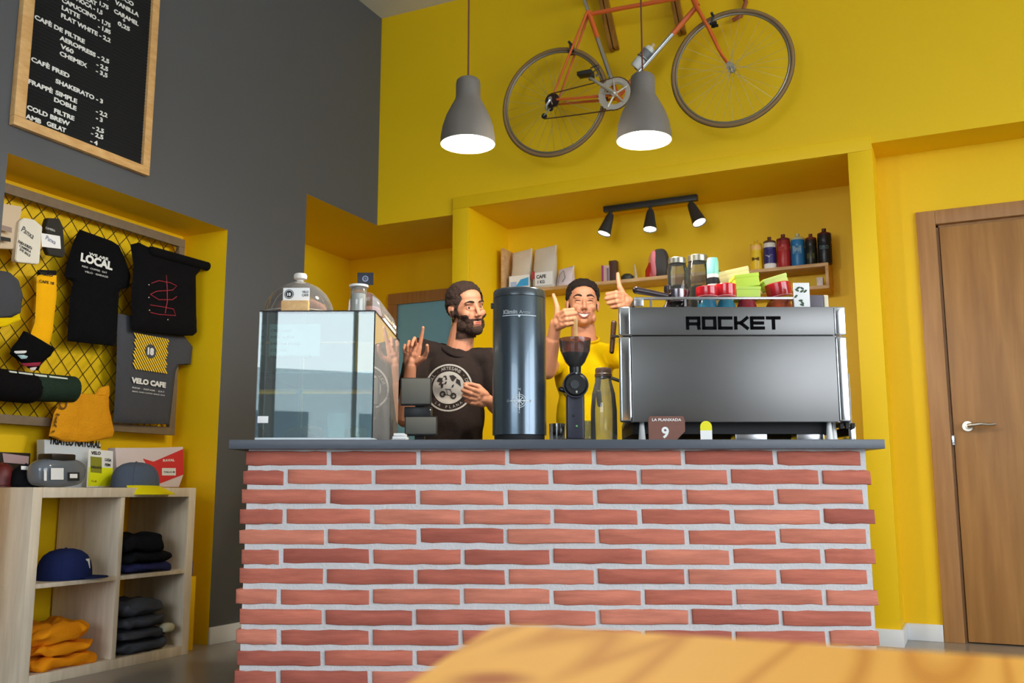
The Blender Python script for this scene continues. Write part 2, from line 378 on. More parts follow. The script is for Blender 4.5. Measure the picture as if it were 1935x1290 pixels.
# oak door beside the niche
dx0, dx1, lt = -.072, .74, 2.19
b = B((0.33, DYW, 0)); b.m(OAKF)
b.box(dx0 - .096, dx0, DYW - .016, DYW + .06, 0, lt + .078, .004); b.box(dx1, dx1 + .096, DYW - .016, DYW + .06, 0, lt + .078, .004)
b.box(dx0, dx1, DYW - .016, DYW + .06, lt, lt + .078, .004)
b.box(dx0, dx0 + .012, DYW + .02, DYW + .08, 0, lt); b.box(dx0, dx1, DYW + .02, DYW + .08, lt - .012, lt)
df = b.build('door_1'); struct(df)
b = B((.33, DYW, 0)); b.m(OAK); b.box(dx0 + .016, dx1 - .004, DYW + .004, DYW + .042, .006, lt - .016, .003); lf = b.build('door_leaf', parent=df)
b = B((.33, DYW, 0)); b.m(mat('satin nickel', (200, 190, 175), .3, metal=1))
hx, hz = .012, 1.096
b.cyl((hx, DYW + .004, hz), (hx, DYW - .008, hz), .026); b.cyl((hx, DYW - .008, hz), (hx, DYW - .05, hz), .011)
b.tube([(hx, DYW - .045, hz), (hx + .02, DYW - .052, hz + .003), (hx + .06, DYW - .052, hz + .008), (hx + .1, DYW - .05, hz + .002), (hx + .13, DYW - .048, hz + .006)], [.011, .011, .009, .008, .007], n=10)
b.build('door_handle', parent=lf)
b = B((.33, DYW, 0)); b.m(CHROME); b.box(dx0 + .004, dx0 + .02, DYW - .004, DYW + .004, 1.0, 1.05, .002); b.build('strike_plate', parent=df)
# door with blue panel at the back of the nook
b = B((-3.5, K1, 0)); b.m(OAKF)
b.box(-3.86, -2.95, K1 - .05, K1 - .001, 2.14, 2.225, .004); b.box(-3.86, -3.78, K1 - .05, K1 - .001, 0, 2.14, .004); d2 = b.build('door_2'); struct(d2)
b = B((-3.5, K1, 0)); b.m(mat('pale blue door', (128, 194, 226), .5, var=.04)); b.box(-3.78, -2.95, K1 - .03, K1 - .002, .01, 2.14, .003); b.build('door_leaf', parent=d2)

# ------------------------------------------------------------------ brick bar counter
D0 = 3.30; SZ = .937; SB = .905
ct = thing('bar_counter', 'long red brick bar counter with a dark grey slab top', 'counter', (0, D0, 0), 'C')
BK = brickmat(); MORT = mat('mortar', (198, 197, 198), .9, var=.1, vscale=30, bump=.3, bscale=120)
cx0, cx1 = -.958, 1.192; bw, ph = .306, .0665; j0 = C_(622, 870, D0).x
b = B((0, D0, 0)); b.m(MORT); b.box(cx0 + .012, cx1 - .012, D0 + .006, D0 + .70, 0, SB); b.build('mortar', parent=ct)
b = B((0, D0, 0)); b.m(BK); rnd = random.Random(3)
for k in range(14):
    zt = SB - .004 - k * ph; zb = max(0.0, zt - .049)
    if zt < .01: break
    js = j0 - (0 if k % 2 == 0 else bw / 2) - 2 * bw; xs = []
    while js < cx1 + bw: xs.append(js + rnd.uniform(-.006, .006)); js += bw
    for a, c in zip(xs, xs[1:]):
        xa, xb = max(a + .007, cx0 + rnd.uniform(-.012, .006)), min(c - .007, cx1 + rnd.uniform(-.004, .01))
        if xb - xa < .03: continue
        dy = rnd.uniform(-.003, .003); dz = rnd.uniform(-.0025, .0025)
        t = bmesh.new(); nseg = 7
        # brick front with slightly wandering edges
        top = [(xa + (xb - xa) * i / nseg, zt + dz + rnd.uniform(-.0022, .0016)) for i in range(nseg + 1)]
        bot = [(xa + (xb - xa) * i / nseg, zb + dz + rnd.uniform(-.0016, .0022)) for i in range(nseg + 1)]
        bot[0] = (xa + rnd.uniform(0, .003), bot[0][1] + .002); top[-1] = (xb - rnd.uniform(0, .003), top[-1][1] - .002)
        poly = bot + top[::-1]
        f = t.faces.new([t.verts.new((x, D0 + dy, max(.001, z))) for x, z in poly])
        r = bmesh.ops.extrude_face_region(t, geom=[f]); bmesh.ops.translate(t, vec=(0, .1, 0), verts=[g for g in r['geom'] if isinstance(g, bmesh.types.BMVert)])
        bmesh.ops.recalc_face_normals(t, faces=t.faces[:])
        bmesh.ops.bevel(t, geom=[e for e in t.edges if all(v.co.y < D0 + .05 for v in e.verts)], offset=.003, segments=1, affect='EDGES')
        b.merge(t)
b.build('brick_face', parent=ct, smooth=50)
b = B((0, D0, 0)); b.m(mat('slate grey slab', (74, 79, 88), .35, var=.05, vscale=9, bump=.05)); b.box(-1.003, 1.232, 3.26, 4.08, SB, SZ, .003); b.build('slab_top', parent=ct)

# ------------------------------------------------------------------ foreground table
TW = bpy.data.materials.new('knotty pine table'); TW.use_nodes = True
nt = TW.node_tree; pb = nt.nodes['Principled BSDF']; tc = nt.nodes.new('ShaderNodeTexCoord')
mp = nt.nodes.new('ShaderNodeMapping'); mp.inputs['Scale'].default_value = (9, .9, 6); mp.inputs['Rotation'].default_value = (0, 0, .15); mp.inputs['Location'].default_value = (1.3, .35, 0)
n1 = nt.nodes.new('ShaderNodeTexNoise'); n1.inputs['Scale'].default_value = .8; n1.inputs['Detail'].default_value = 1.2; n1.inputs['Distortion'].default_value = .5
mm = nt.nodes.new('ShaderNodeMath'); mm.operation = 'MULTIPLY'; mm.inputs[1].default_value = 9.0
fr = nt.nodes.new('ShaderNodeMath'); fr.operation = 'PINGPONG'; fr.inputs[1].default_value = .5
cr = nt.nodes.new('ShaderNodeValToRGB'); e = cr.color_ramp.elements; e[0].position = .0; e[0].color = (*srgb((220, 146, 56)), 1); e[1].position = .3; e[1].color = (*srgb((250, 184, 84)), 1)
nt.links.new(tc.outputs['Object'], mp.inputs[0]); nt.links.new(mp.outputs[0], n1.inputs['Vector']); nt.links.new(n1.outputs['Fac'], mm.inputs[0]); nt.links.new(mm.outputs[0], fr.inputs[0])
nt.links.new(fr.outputs[0], cr.inputs[0])
kn = nt.nodes.new('ShaderNodeVectorMath'); kn.operation = 'DISTANCE'; kn.inputs[1].default_value = (*Z_(930, 1283, .66).xy, 0)
sc = nt.nodes.new('ShaderNodeMapRange'); sc.inputs[1].default_value = .008; sc.inputs[2].default_value = .03; sc.inputs[3].default_value = 1; sc.inputs[4].default_value = 0
mk = nt.nodes.new('ShaderNodeMix'); mk.data_type = 'RGBA'; mk.inputs[7].default_value = (*srgb((176, 92, 34)), 1)
pos = nt.nodes.new('ShaderNodeVectorMath'); pos.operation = 'MULTIPLY'; pos.inputs[1].default_value = (1, 1, 0)
nt.links.new(tc.outputs['Object'], pos.inputs[0]); nt.links.new(pos.outputs[0], kn.inputs[0])
nt.links.new(kn.outputs['Value'], sc.inputs[0]); nt.links.new(sc.outputs[0], mk.inputs[0]); nt.links.new(cr.outputs[0], mk.inputs[6]); nt.links.new(mk.outputs[2], pb.inputs['Base Color'])
pb.inputs['Roughness'].default_value = .6; pb.inputs['Specular IOR Level'].default_value = .2
tt = thing('pine_table', 'honey coloured knotty pine table with a rounded corner, in front of the brick counter', 'table', (0, 0, 0))
b = B(); b.m(TW); tz = .66; pts = []
ex, ey, rr = -.346, .713, .03
for k in range(9): a = PI - (PI / 2) * k / 8; pts.append((ex + rr + rr * math.cos(a), ey - rr + rr * math.sin(a)))
pts += [(1.1, ey), (1.1, -.35), (-.24, -.35), (-.25, .3), (-.29, .47), (-.322, .585)]
b.prism(pts, (0, 0, tz - .03), UX, UY, (0, 0, .03), bev=.004); b.build('table_top', parent=tt)
for x, y in ((-.2, .55), (1.0, .6), (-.2, -.25), (1.0, -.25)):
    b = B(); b.m(TW); b.box(x - .03, x + .03, y - .03, y + .03, 0, tz - .03, .004); b.build('leg', parent=tt)
b = B(); b.m(TW); b.box(-.17, .97, -.22, .57, tz - .09, tz - .03); b.build('apron', parent=tt)

# ------------------------------------------------------------------ lamps
BULB = mat('lit bulb', (255, 232, 196), .5, emit=28.0)
LGREY = mat('grey lamp enamel', (108, 102, 95), .45)
LIN = mat('white lamp lining', (240, 236, 226), .5)
def pendant(px, py, label, ptop):
    D = 3.6; c = C_(px, py, D); top = C_(px, ptop, D).z; c.z -= .004
    t = thing('pendant_lamp', label, 'lamp', c, 'C', 'pendant lamps over the counter')
    H = top - c.z; R = .109
    prof = [(R, 0), (R * .985, .03), (R * .93, .07), (R * .80, .115), (R * .62, .155), (R * .475, .185), (R * .45, .20), (R * .45, H - .022), (R * .43, H - .008), (R * .36, H), (0, H)]
    b = B(); b.m(LGREY).lathe(prof, n=48)
    b.m(LIN).lathe([(r - .003 if r > .003 else 0, z - (.003 if z > .2 else 0) + (.0 if z else 0)) for r, z in prof][:8] + [(0, H - .03)], n=48)
    b.m(LGREY).lathe([(R, 0), (R - .003, 0)], n=48); b.build('lamp_shade', parent=t)
    b = B(); b.m(BULB).ell((0, 0, .062), (.05, .05, .05)); b.lathe([(.05, .06), (.03, .11), (.02, .14)], n=24); bu = b.build('bulb', parent=t)
    b = B(); b.m(mat('brown cord', (96, 50, 36), .6)).cyl((0, 0, H), (0, 0, CZ - c.z), .0035, n=8); b.build('cord', parent=t)
    l = bpy.data.lights.new('lamp_light', 'POINT'); l.energy = 34; l.color = (1, .93, .8); l.shadow_soft_size = .05
    o = bpy.data.objects.new('lamp_light', l); COL.objects.link(o); o.parent = t; o.location = (0, 0, .005)
    return t
pendant(884, 271, 'grey bell pendant lamp hanging before bare yellow wall, beside the rear bicycle wheel', 150)
pendant(1217, 264, 'grey bell pendant lamp hanging in front of the bicycle chainring', 142)
# ceiling spotlight bar in the niche
sp = thing('spotlight_bar', 'dark grey spotlight bar with three small cone spots under the niche ceiling', 'lamp', (-1.66, 5.49, 2.567))
o3 = (-1.66, 5.49, 2.567); DK = mat('anthracite metal', (54, 56, 58), .4, metal=.3)
pL, pR = Z_(1142, 398, 2.545), Z_(1318, 374, 2.545); ym = (pL.y + pR.y) / 2
b = B(o3); b.m(DK).box(pL.x, pR.x, ym - .02, ym + .02, 2.53, 2.567, .004); b.build('rail', parent=sp)
for (jx, jy), (tx, ty) in (((1154, 405), (1141, 442)), ((1229, 398), (1228, 434)), ((1305, 385), (1322, 421))):
    j = Y_(jx, jy, ym); e = Y_(tx, ty, ym - .03); d = (e - j).normalized(); L = (e - j).length
    b = B(o3); b.m(DK); b.cyl((j.x, ym, 2.53), j, .011, n=12)
    M = Matrix.Translation(j) @ d.to_track_quat('Z', 'Y').to_matrix().to_4x4()
    b.lathe([(0, 0), (.02, 0), (.026, .02), (.03, .05), (.045, L), (.042, L), (.03, L - .05), (0, L - .055)], n=24, M=M)
    h = b.build('spot_head', parent=sp)
    b = B(o3); b.m(mat('spot bulb', (255, 246, 225), .5, emit=5)); b.lathe([(.0, L - .004), (.038, L - .006), (.03, L - .04)], n=20, M=M); b.build('bulb', parent=h)
    l = bpy.data.lights.new('spot_light', 'SPOT'); l.energy = 1.6; l.color = (1, .95, .85); l.spot_size = math.radians(75); l.spot_blend = .6; l.shadow_soft_size = .03
    o = bpy.data.objects.new('spot_light', l); COL.objects.link(o); o.parent = sp; o.location = e + d * .01 - Vector(o3); o.rotation_euler = (-d).to_track_quat('Z', 'Y').to_euler()
#@@NEXT
# ------------------------------------------------------------------ on the counter: espresso machine
em = thing('espresso_machine', 'wide brushed steel espresso machine on the counter, black capital letters across its back panel', 'espresso machine', (.77, 3.6, SZ), 'C')
o3 = (.77, 3.6, SZ)
def P3(name, bld, parent, **k): return bld.build(name, parent=parent, **k)
mz0, mz1, ms = C_(1300, 797, 3.4).z, C_(1300, 579, 3.4).z, C_(1300, 634, 3.4).z
mxa, mxb, mxc, mxd = C_(1171, 700, 3.4).x, C_(1195, 700, 3.4).x, C_(1581, 700, 3.4).x, C_(1604, 700, 3.4).x
b = B(o3); b.m(STEEL)
def trap(z0, z1, yf, yb, t=.05, bev=.004):
    b.slab([(mxa + .012, yf, z0), (mxd - .012, yf, z0), (mxd - t, yb, z0), (mxa + t, yb, z0)], (0, 0, z1 - z0), bev)
trap(mz0, ms - .0015, 3.408, 3.86); b.build('body_shell', parent=em)
b = B(o3); b.m(STEEL); trap(ms + .0015, mz1, 3.408, 3.86); b.build('top_shell', parent=em)
b = B(o3); b.m(mat('back panel steel', (104, 103, 102), .36, metal=1.0, var=.03, vscale=14)); b.box(mxb, mxc, 3.398, 3.409, mz0, ms - .002, .002); b.box(mxb, mxc, 3.398, 3.409, ms + .002, mz1 - .002, .002)
w = C_(1475, 610, 3.4).x - C_(1296, 610, 3.4).x; zt = C_(1300, 623, 3.4).z; ht = C_(1300, 598, 3.4).z - zt
b.m(mat('ink black', (8, 8, 9), .9, spec=.1))
# wide squared letters R O C K E T
lw, gap, th = w / 6.55, w / 6.55 * .11, .0115
RK = {'R': [(0, 0, 0, 1), (0, 1, 1, 1), (1, 1, 1, .5), (1, .42, 0, .42), (.93, .42, 1.0, 0)], 'O': [(0, 0, 0, 1), (0, 1, 1, 1), (1, 1, 1, 0), (1, 0, 0, 0)], 'C': [(0, 0, 0, 1), (0, 1, 1, 1), (0, 0, 1, 0)],
      'K': [(0, 0, 0, 1), (0, .5, .45, .5), (.45, .5, 1, 1), (.45, .5, 1, 0)], 'E': [(0, 0, 0, 1), (0, 1, 1, 1), (0, .5, .95, .5), (0, 0, 1, 0)], 'T': [(0, 1, 1, 1), (.5, 1, .5, 0)]}
xx = C_(1296, 610, 3.4).x
for ch in 'ROCKET':
    for x0, z0, x1, z1 in RK[ch]:
        a = Vector((xx + x0 * (lw - th) + th / 2, 0, zt + z0 * (ht - th) + th / 2)); c = Vector((xx + x1 * (lw - th) + th / 2, 0, zt + z1 * (ht - th) + th / 2)); d = (c - a).normalized() * th / 2; nn = Vector((-d.z, 0, d.x))
        b.slab([(q.x, 3.396, q.z) for q in (a - d + nn, c + d + nn, c + d - nn, a - d - nn)], (0, .003, 0))
    xx += lw + gap
b.build('back_panel', parent=em)
for xa, xc in ((mxa, mxb - .002), (mxc + .002, mxd)):
    b = B(o3); b.m(CHROME); b.box(xa, xc, 3.402, 3.43, mz0, ms - .002, .008, 3); b.box(xa, xc, 3.402, 3.43, ms + .002, mz1, .006, 3); b.build('corner_strip', parent=em)
b = B(o3); b.m(BLACKM); b.box(mxa + .05, mxd - .05, 3.46, 3.84, SZ + .03, mz0 + .002); b.build('underside_shadow', parent=em)  # matt black block standing in for the dark shadow beneath the machine
for px in (1213, 1567, 1580):
    x = C_(px, 810, 3.44).x; b = B(o3); b.m(WHITE if px != 1567 else WHITE); b.lathe([(0, SZ), (.012, SZ), (.013, SZ + .01), (.008, mz0 + .002), (0, mz0 + .002)], c=(x, 3.44 + (.03 if px == 1580 else 0), 0), n=16); b.build('foot', parent=em)
b = B(o3); b.m(STEEL); x0, x1 = C_(1385, 800, 3.5).x, C_(1445, 800, 3.5).x; b.box(x0, x1, 3.47, 3.55, SZ + .002, SZ + .05, .006); b.build('drain_box', parent=em)
b = B(o3); b.m(STEEL); x0, x1 = C_(1500, 800, 3.5).x, C_(1552, 800, 3.5).x; b.box(x0, x1, 3.47, 3.55, SZ + .002, SZ + .045, .006); b.build('drip_tray', parent=em)
b = B(o3); b.m(CHROME); b.box(mxd + .004, mxd + .03, 3.45, 3.8, SZ + .001, SZ + .055, .003)
b.m(BLACKM)
for k in range(3): x = mxd - .03 + k * .02; b.box(x, x + .012, 3.432, 3.45, mz0 - .022, mz0 - .002)
b.build('side_tray', parent=em)
b = B(o3); b.m(mat('grey enamel', (150, 152, 154), .4)); b.box(mxd + .004, mxd + .016, 3.44, 3.83, SZ + .06, C_(1600, 705, 3.44).z, .003); b.build('side_cover', parent=em)
# cup rail along the top
rz0, rz1 = C_(1300, 577, 3.44).z, C_(1300, 561, 3.44).z; rx0, rx1 = C_(1198, 570, 3.44).x, C_(1500, 570, 3.44).x
b = B(o3); b.m(STEEL); b.box(rx0, rx1, 3.435, 3.45, rz1 - .01, rz1, .003); b.box(rx0, rx0 + .035, 3.435, 3.45, rz0 - .003, rz1 - .005, .003)
for px in (1230, 1295, 1500): x = C_(px, 570, 3.44).x; b.box(x - .004, x + .004, 3.437, 3.448, rz0 - .004, rz1 - .008)
b.box(rx0, rx0 + .01, 3.45, 3.8, rz1 - .01, rz1, .003); b.box(rx1 - .01, rx1, 3.45, 3.8, rz1 - .01, rz1, .003); b.box(rx0, rx1, 3.79, 3.8, rz1 - .01, rz1, .003)
for x in (rx0 + .005, rx1 - .005): b.box(x - .004, x + .004, 3.79, 3.8, rz0 - .004, rz1 - .008)
b.build('cup_rail', parent=em)
b = B(o3); b.m(BLACKM); b.tube([(mxa + .055, 3.84, 1.20), (mxa - .01, 3.92, 1.235), (mxa - .03, 3.93, 1.22), (mxa - .035, 3.93, 1.16)], .007)
b.m(BLACK).cap((mxa - .035, 3.93, 1.165), (mxa - .03, 3.93, 1.115), .012, .01)
b.build('steam_wand', parent=em); b = B(o3)
q0, q1 = C_(1156, 664, 3.93), C_(1160, 610, 3.93); b.m(mat('dark walnut', (70, 44, 26), .4)).cap(q0, q1, .010, .012); b.m(CHROME).tube([q0 + (q1 - q0) * .5, (mxa + .02, 3.9, q0.z + .06), (mxa + .055, 3.85, q0.z + .05)], .006)
b.build('side_lever', parent=em)
TOPZ = mz1
# things standing on the machine
def cup(px, py0, py1, wpx, D, col, label, name='espresso_cup', group=None, cat='cup', tilt=0.0, prof=None, base=None):
    c = C_(px, py1, D); top = C_(px, py0, D); R = wpx / 2 / F * (top - Vector((0, 0, EYE))).length * .99
    z0 = base if base is not None else c.z; H = top.z - z0
    pr = prof or [(0, 0), (.62, 0), (.66, .05), (.86, .45), (.97, .85), (1, 1), (.95, 1), (.9, .85), (.78, .45), (.55, .12), (0, .1)]
    b = B((c.x, D, z0)); b.m(mat('glaze ' + str(col), col, .2, coat=.4))
    M = Matrix.Translation((c.x, D, z0)) @ Matrix.Rotation(tilt, 4, 'Y'); b.lathe([(r * R, z * H) for r, z in pr], n=28, M=M)
    o = b.build(name, frame='C'); return tag(o, label, cat, group)
def ccup(px, D, col, label, r=.034, h=.05, z=None, flip=True, name='espresso_cup', group='cups on the espresso machine', tilt=0, wpx=None):
    x = C_(px, 570, D).x; z = TOPZ if z is None else z
    if wpx: r = wpx / 2 / F * D * 1.03
    pr = [(r, 0), (r * .99, .003), (r * .95, h * .45), (r * .78, h * .85), (r * .6, h * .94), (r * .58, h), (r * .5, h), (0, h * .97)] if flip else [(0, .002), (r * .55, 0), (r * .6, .004), (r * .85, h * .4), (r, h), (r * .94, h), (r * .8, h * .4), (0, h * .12)]
    b = B((x, D, z)); b.m(mat('glaze ' + str(col), col, .2, coat=.4)); b.lathe([(q, s) for q, s in pr], c=(x, D, z), n=28)
    if flip: b.lathe([(r - .002, .001), (0, h * .9)], c=(x, D, z), n=28)
    o = b.build(name, frame='C')
    if tilt: o.rotation_euler = (0, tilt, CB)
    return tag(o, label, 'cup', group)
TEAL, RED, LIME = (34, 112, 142), (196, 22, 34), (196, 224, 92)
zc1 = C_(1350, 562, 3.56).z - TOPZ
ccup(1336, 3.52, TEAL, 'teal blue cup upside down on the steel machine, left of the two teal cups', wpx=38, h=.05)
ccup(1372, 3.52, (40, 124, 150), 'teal blue cup upside down on the steel machine, beside the dark red cup', wpx=36, h=.05)
ccup(1411, 3.52, (150, 34, 48), 'dark red cup upside down on the machine, under the lime boxes', wpx=38, h=.052)
ccup(1472, 3.53, (170, 70, 34), 'rust orange cup upside down on the machine, under the tilted red bowl', wpx=52, h=.05)
def bowl(px, pyt, pyb, D, col, label, wpx, tilt=0, name='bowl'):
    c, t_ = C_(px, pyb, D), C_(px, pyt, D); r = wpx / 2 / F * D * 1.03; h = t_.z - c.z
    b = B((c.x, D, c.z)); b.m(mat('glaze ' + str(col), col, .2, coat=.5))
    b.lathe([(0, .0), (r * .92, 0), (r * .97, h * .08), (r, h * .5), (r, h * .95), (r * .95, h), (r * .9, h * .95), (r * .88, h * .3), (0, h * .2)], c=(c.x, D, c.z), n=32)
    b.m(mat('pale ring', (230, 190, 190), .3)).lathe([(r * .93, h * .02), (r * .985, h * .1), (r * .93, h * .12)], c=(c.x, D, c.z), n=32)
    o = b.build(name, frame='C')
    if tilt: o.rotation_euler = (0, tilt, CB)
    return tag(o, label, 'bowl', 'bowls on the espresso machine')
bowl(1337, 543, 563, 3.52, RED, 'shallow red bowl stacked on the teal cup, lower of the two upright red bowls', 42)
bowl(1372, 538, 563, 3.52, (206, 24, 36), 'deeper red bowl stacked on a teal cup, beside the lime boxes', 40)
bowl(1474, 536, 563, 3.53, (186, 26, 34), 'red bowl leaning under the tilted lime box', 48, tilt=-.16)
def lbox(px0, px1, py0, py1, D, dep, col, label, tilt=0.0, name='gift_box', extra=None, cat='box', grp='boxes on the espresso machine'):
    a, c = C_(px0, py1, D), C_(px1, py0, D); cx = (a.x + c.x) / 2; w2 = (c.x - a.x) / 2; h = c.z - a.z
    b = B((cx, D, a.z)); b.m(mat('card ' + str(col), col, .55, var=.06, vscale=20)); b.box(cx - w2, cx + w2, D, D + dep, a.z, c.z, .003)
    b.box(cx - w2 - .002, cx + w2 + .002, D - .002, D + dep + .002, a.z + h * .72, c.z + .001, .003)
    if extra: extra(b, cx, D, a.z, w2, h)
    o = b.build(name, frame='C')
    if tilt: o.rotation_euler = (0, tilt, CB)
    return tag(o, label, cat, grp)
lbox(1392, 1437, 541, 563, 3.5, .09, LIME, 'pale lime box on the dark red cup, lower of the two stacked lime boxes')
lbox(1391, 1436, 517, 541, 3.5, .09, (200, 228, 70), 'bright lime box on top of the other lime box, beside the beige tray', tilt=-.12)
lbox(1448, 1492, 521, 541, 3.52, .07, (206, 226, 120), 'lime box tilted across the red bowl', tilt=-.3)
lbox(1362, 1420, 508, 536, 3.62, .1, (222, 204, 150), 'beige tray leaning behind the red bowls', tilt=-.22, name='tray', cat='tray', grp=None)
# card with green leaves, grey tin, white stick
b = B((C_(1515, 577, 3.43).x, 3.43, TOPZ)); a, c = C_(1501, 577, 3.43), C_(1529, 534, 3.43); b.m(PAPER).box(a.x, c.x, 3.43, 3.436, TOPZ, c.z, .001)
b.m(mat('leaf green print', (60, 84, 62), .7)); rr = random.Random(5)
for k in range(9):
    x = a.x + .006 + rr.random() * (c.x - a.x - .02); z = TOPZ + .01 + rr.random() * (c.z - TOPZ - .024); t = rr.uniform(-.8, .8)
    b.add([(x + q * math.cos(t) * .009 - s * math.sin(t) * .004, 3.4294, z + q * math.sin(t) * .009 + s * math.cos(t) * .004) for q, s in ((-1, 0), (-.3, -1), (.6, -.7), (1, 0), (.5, 1), (-.4, .9))], [[0, 1, 2, 3, 4, 5]])
tag(b.build('printed_card', frame='C'), 'white card printed with dark green leaves, standing on the machine', 'card')
def small(name, px0, px1, py0, py1, D, dep, col, label, cat, rough=.5, base=TOPZ):
    a, c = C_(px0, py1, D), C_(px1, py0, D); b = B(((a.x + c.x) / 2, D, base)); b.m(mat('small ' + str(col), col, rough)).box(a.x, c.x, D, D + dep, base, c.z, .003)
    return tag(b.build(name, frame='C'), label, cat)
small('tin', 1530, 1556, 557, 578, 3.47, .05, (98, 92, 102), 'grey square tin beside the leaf card', 'tin')
small('candle', 1558, 1565, 557, 578, 3.47, .012, (226, 214, 186), 'thin cream candle at the end of the machine top', 'candle')
# tampers and portafilter, jars
pf = thing('portafilter', 'dark portafilter with a long handle lying on the machine top', 'portafilter', (C_(1240, 560, 3.5).x, 3.5, rz1), 'C'); oo = (C_(1240, 560, 3.5).x, 3.5, rz1)
a, c = C_(1202, 548, 3.5), C_(1262, 556, 3.5); PB = mat('plum black', (46, 32, 38), .3)
b = B(oo); b.m(PB).cap((a.x, 3.5, a.z), (c.x, 3.53, c.z), .014, .010); b.build('handle', parent=pf)
e2 = C_(1282, 556, 3.52); b = B(oo); b.m(mat('dark chrome', (120, 112, 116), .25, metal=1)).lathe([(0, rz1 - e2.z), (.03, rz1 - e2.z), (.036, .0), (.036, .02), (.03, .022), (0, .015)], c=(e2.x, 3.54, e2.z), n=24); b.build('basket', parent=pf)
def jar(px, py0, py1, wpx, D, label, lid=(150, 146, 132), fill=(70, 60, 48)):
    a, c = C_(px, py1, D), C_(px, py0, D); r = wpx / 2 / F * D * 1.03; h = c.z - TOPZ; o_ = (a.x, D, TOPZ)
    t = thing('glass_jar', label, 'jar', o_, 'C', 'glass jars on the espresso machine')
    b = B(o_); b.m(glass('jar glass', (225, 226, 216), .92, haze=.03)).lathe([(0, .001), (r * .95, .001), (r, .01), (r, h * .8), (r * .82, h * .9), (r * .82, h * .94)], c=o_, n=32); b.build('glass', parent=t)
    b = B(o_); b.m(mat('jar fill ' + str(fill), fill, .6, var=.4, vscale=60)).lathe([(0, .004), (r * .9, .004), (r * .92, .02), (r * .92, h * .5), (r * .5, h * .54), (0, h * .53)], c=o_, n=28); b.build('contents', parent=t)
    b = B(o_); b.m(mat('jar lid', lid, .3, metal=.8)).lathe([(0, h), (r * .8, h), (r * .88, h * .985), (r * .88, h * .9), (r * .8, h * .895)], c=o_, n=28); b.build('lid', parent=t)
jar(1282, 488, 578, 38, 3.62, 'glass jar of dark contents behind the portafilter, narrower of the two jars', fill=(60, 46, 44))
jar(1321, 483, 578, 42, 3.71, 'wider glass jar with a metal lid, beside the white and teal can', fill=(92, 84, 56))
b = B((C_(1349, 578, 3.62).x, 3.62, TOPZ)); o_ = (C_(1349, 578, 3.62).x, 3.62, TOPZ); r = 11 / F * 3.7; h = C_(1349, 488, 3.62).z - TOPZ
b.m(mat('can white', (232, 234, 232), .35)).lathe([(0, 0), (r, 0), (r, h * .72)], c=o_, n=24); b.m(INK).lathe([(r * 1.002, h * .55), (r * 1.002, h * .66)], c=o_, n=24)
b.m(mat('can teal', (140, 214, 206), .35)).lathe([(r, h * .72), (r, h * .93), (r * .85, h), (0, h)], c=o_, n=24); tag(b.build('can', frame='C'), 'slim white can with a teal top behind the red bowls', 'can')
# brown oval roll and dark purple tampers beside
def tamper(px, py0, py1, w, D, label):
    a, c = C_(px, py1, D), C_(px, py0, D); r = w / 2 / F * D * 1.03; b = B((a.x, D, TOPZ)); h = c.z - TOPZ
    b.m(PB).lathe([(0, 0), (r, 0), (r, h * .25), (r * .45, h * .4), (r * .4, h * .6), (r * .8, h * .8), (r * .75, h * .95), (0, h)], c=(a.x, D, TOPZ), n=24)
    return tag(b.build('tamper', frame='C'), label, 'tamper', 'tampers on the espresso machine')
tamper(1263, 538, 578, 20, 3.56, 'plum black tamper beside the portafilter basket')
tamper(1296, 545, 578, 22, 3.54, 'plum black tamper standing in front of the glass jars')

# ------------------------------------------------------------------ signs on the counter edge
a, c = C_(1226, 828, 3.30), C_(1294, 786, 3.30); z0, z1, x0, x1 = SZ, c.z, a.x, c.x; n_ = 3.3
b = B(((x0 + x1) / 2, n_, SZ)); b.m(mat('brown plaque', (118, 76, 62), .5, var=.1, vscale=60))
b.prism([(x0, z0), (x1 - .03, z0), (x1, z0 + .03), (x1, z1 - .012), (x1 - .006, z1), (x0 + .006, z1), (x0, z1 - .008)], (0, n_, 0), UX, UZ, (0, .008, 0), .001)
b.m(WHITE); b.text('9', ((x0 + x1) / 2 - .006, n_ - .0005, z0 + .008), UX, UZ, .036, align='CENTER', bold=.03); b.text('LA PLANXADA', ((x0 + x1) / 2, n_ - .0005, z1 - .017), UX, UZ, .009, align='CENTER', width=(x1 - x0) * .8, bold=.02)
tag(b.build('number_plaque', frame='C'), 'brown wooden plaque with a white number 9 on the counter edge', 'sign')
a, c = C_(1324, 828, 3.30), C_(1345, 795, 3.30); x0, x1, z1 = a.x, c.x, c.z; r = (x1 - x0) / 2; arc = [((x0 + x1) / 2 + r * math.cos(t), z1 - r + r * math.sin(t)) for t in [PI * k / 10 for k in range(11)]]
b = B(((x0 + x1) / 2, n_, SZ)); b.m(PAPER).prism([(x0, SZ), (x1, SZ), (x1, SZ + (z1 - SZ) * .5), (x0, SZ + (z1 - SZ) * .5)], (0, n_, 0), UX, UZ, (0, .004, 0))
b.m(mat('sign yellow', (232, 222, 20), .5)).prism([(x1, SZ + (z1 - SZ) * .5)] + arc + [(x0, SZ + (z1 - SZ) * .5)], (0, n_, 0), UX, UZ, (0, .004, 0))
tag(b.build('counter_card', frame='C'), 'small white card with a rounded yellow top on the counter edge', 'card')

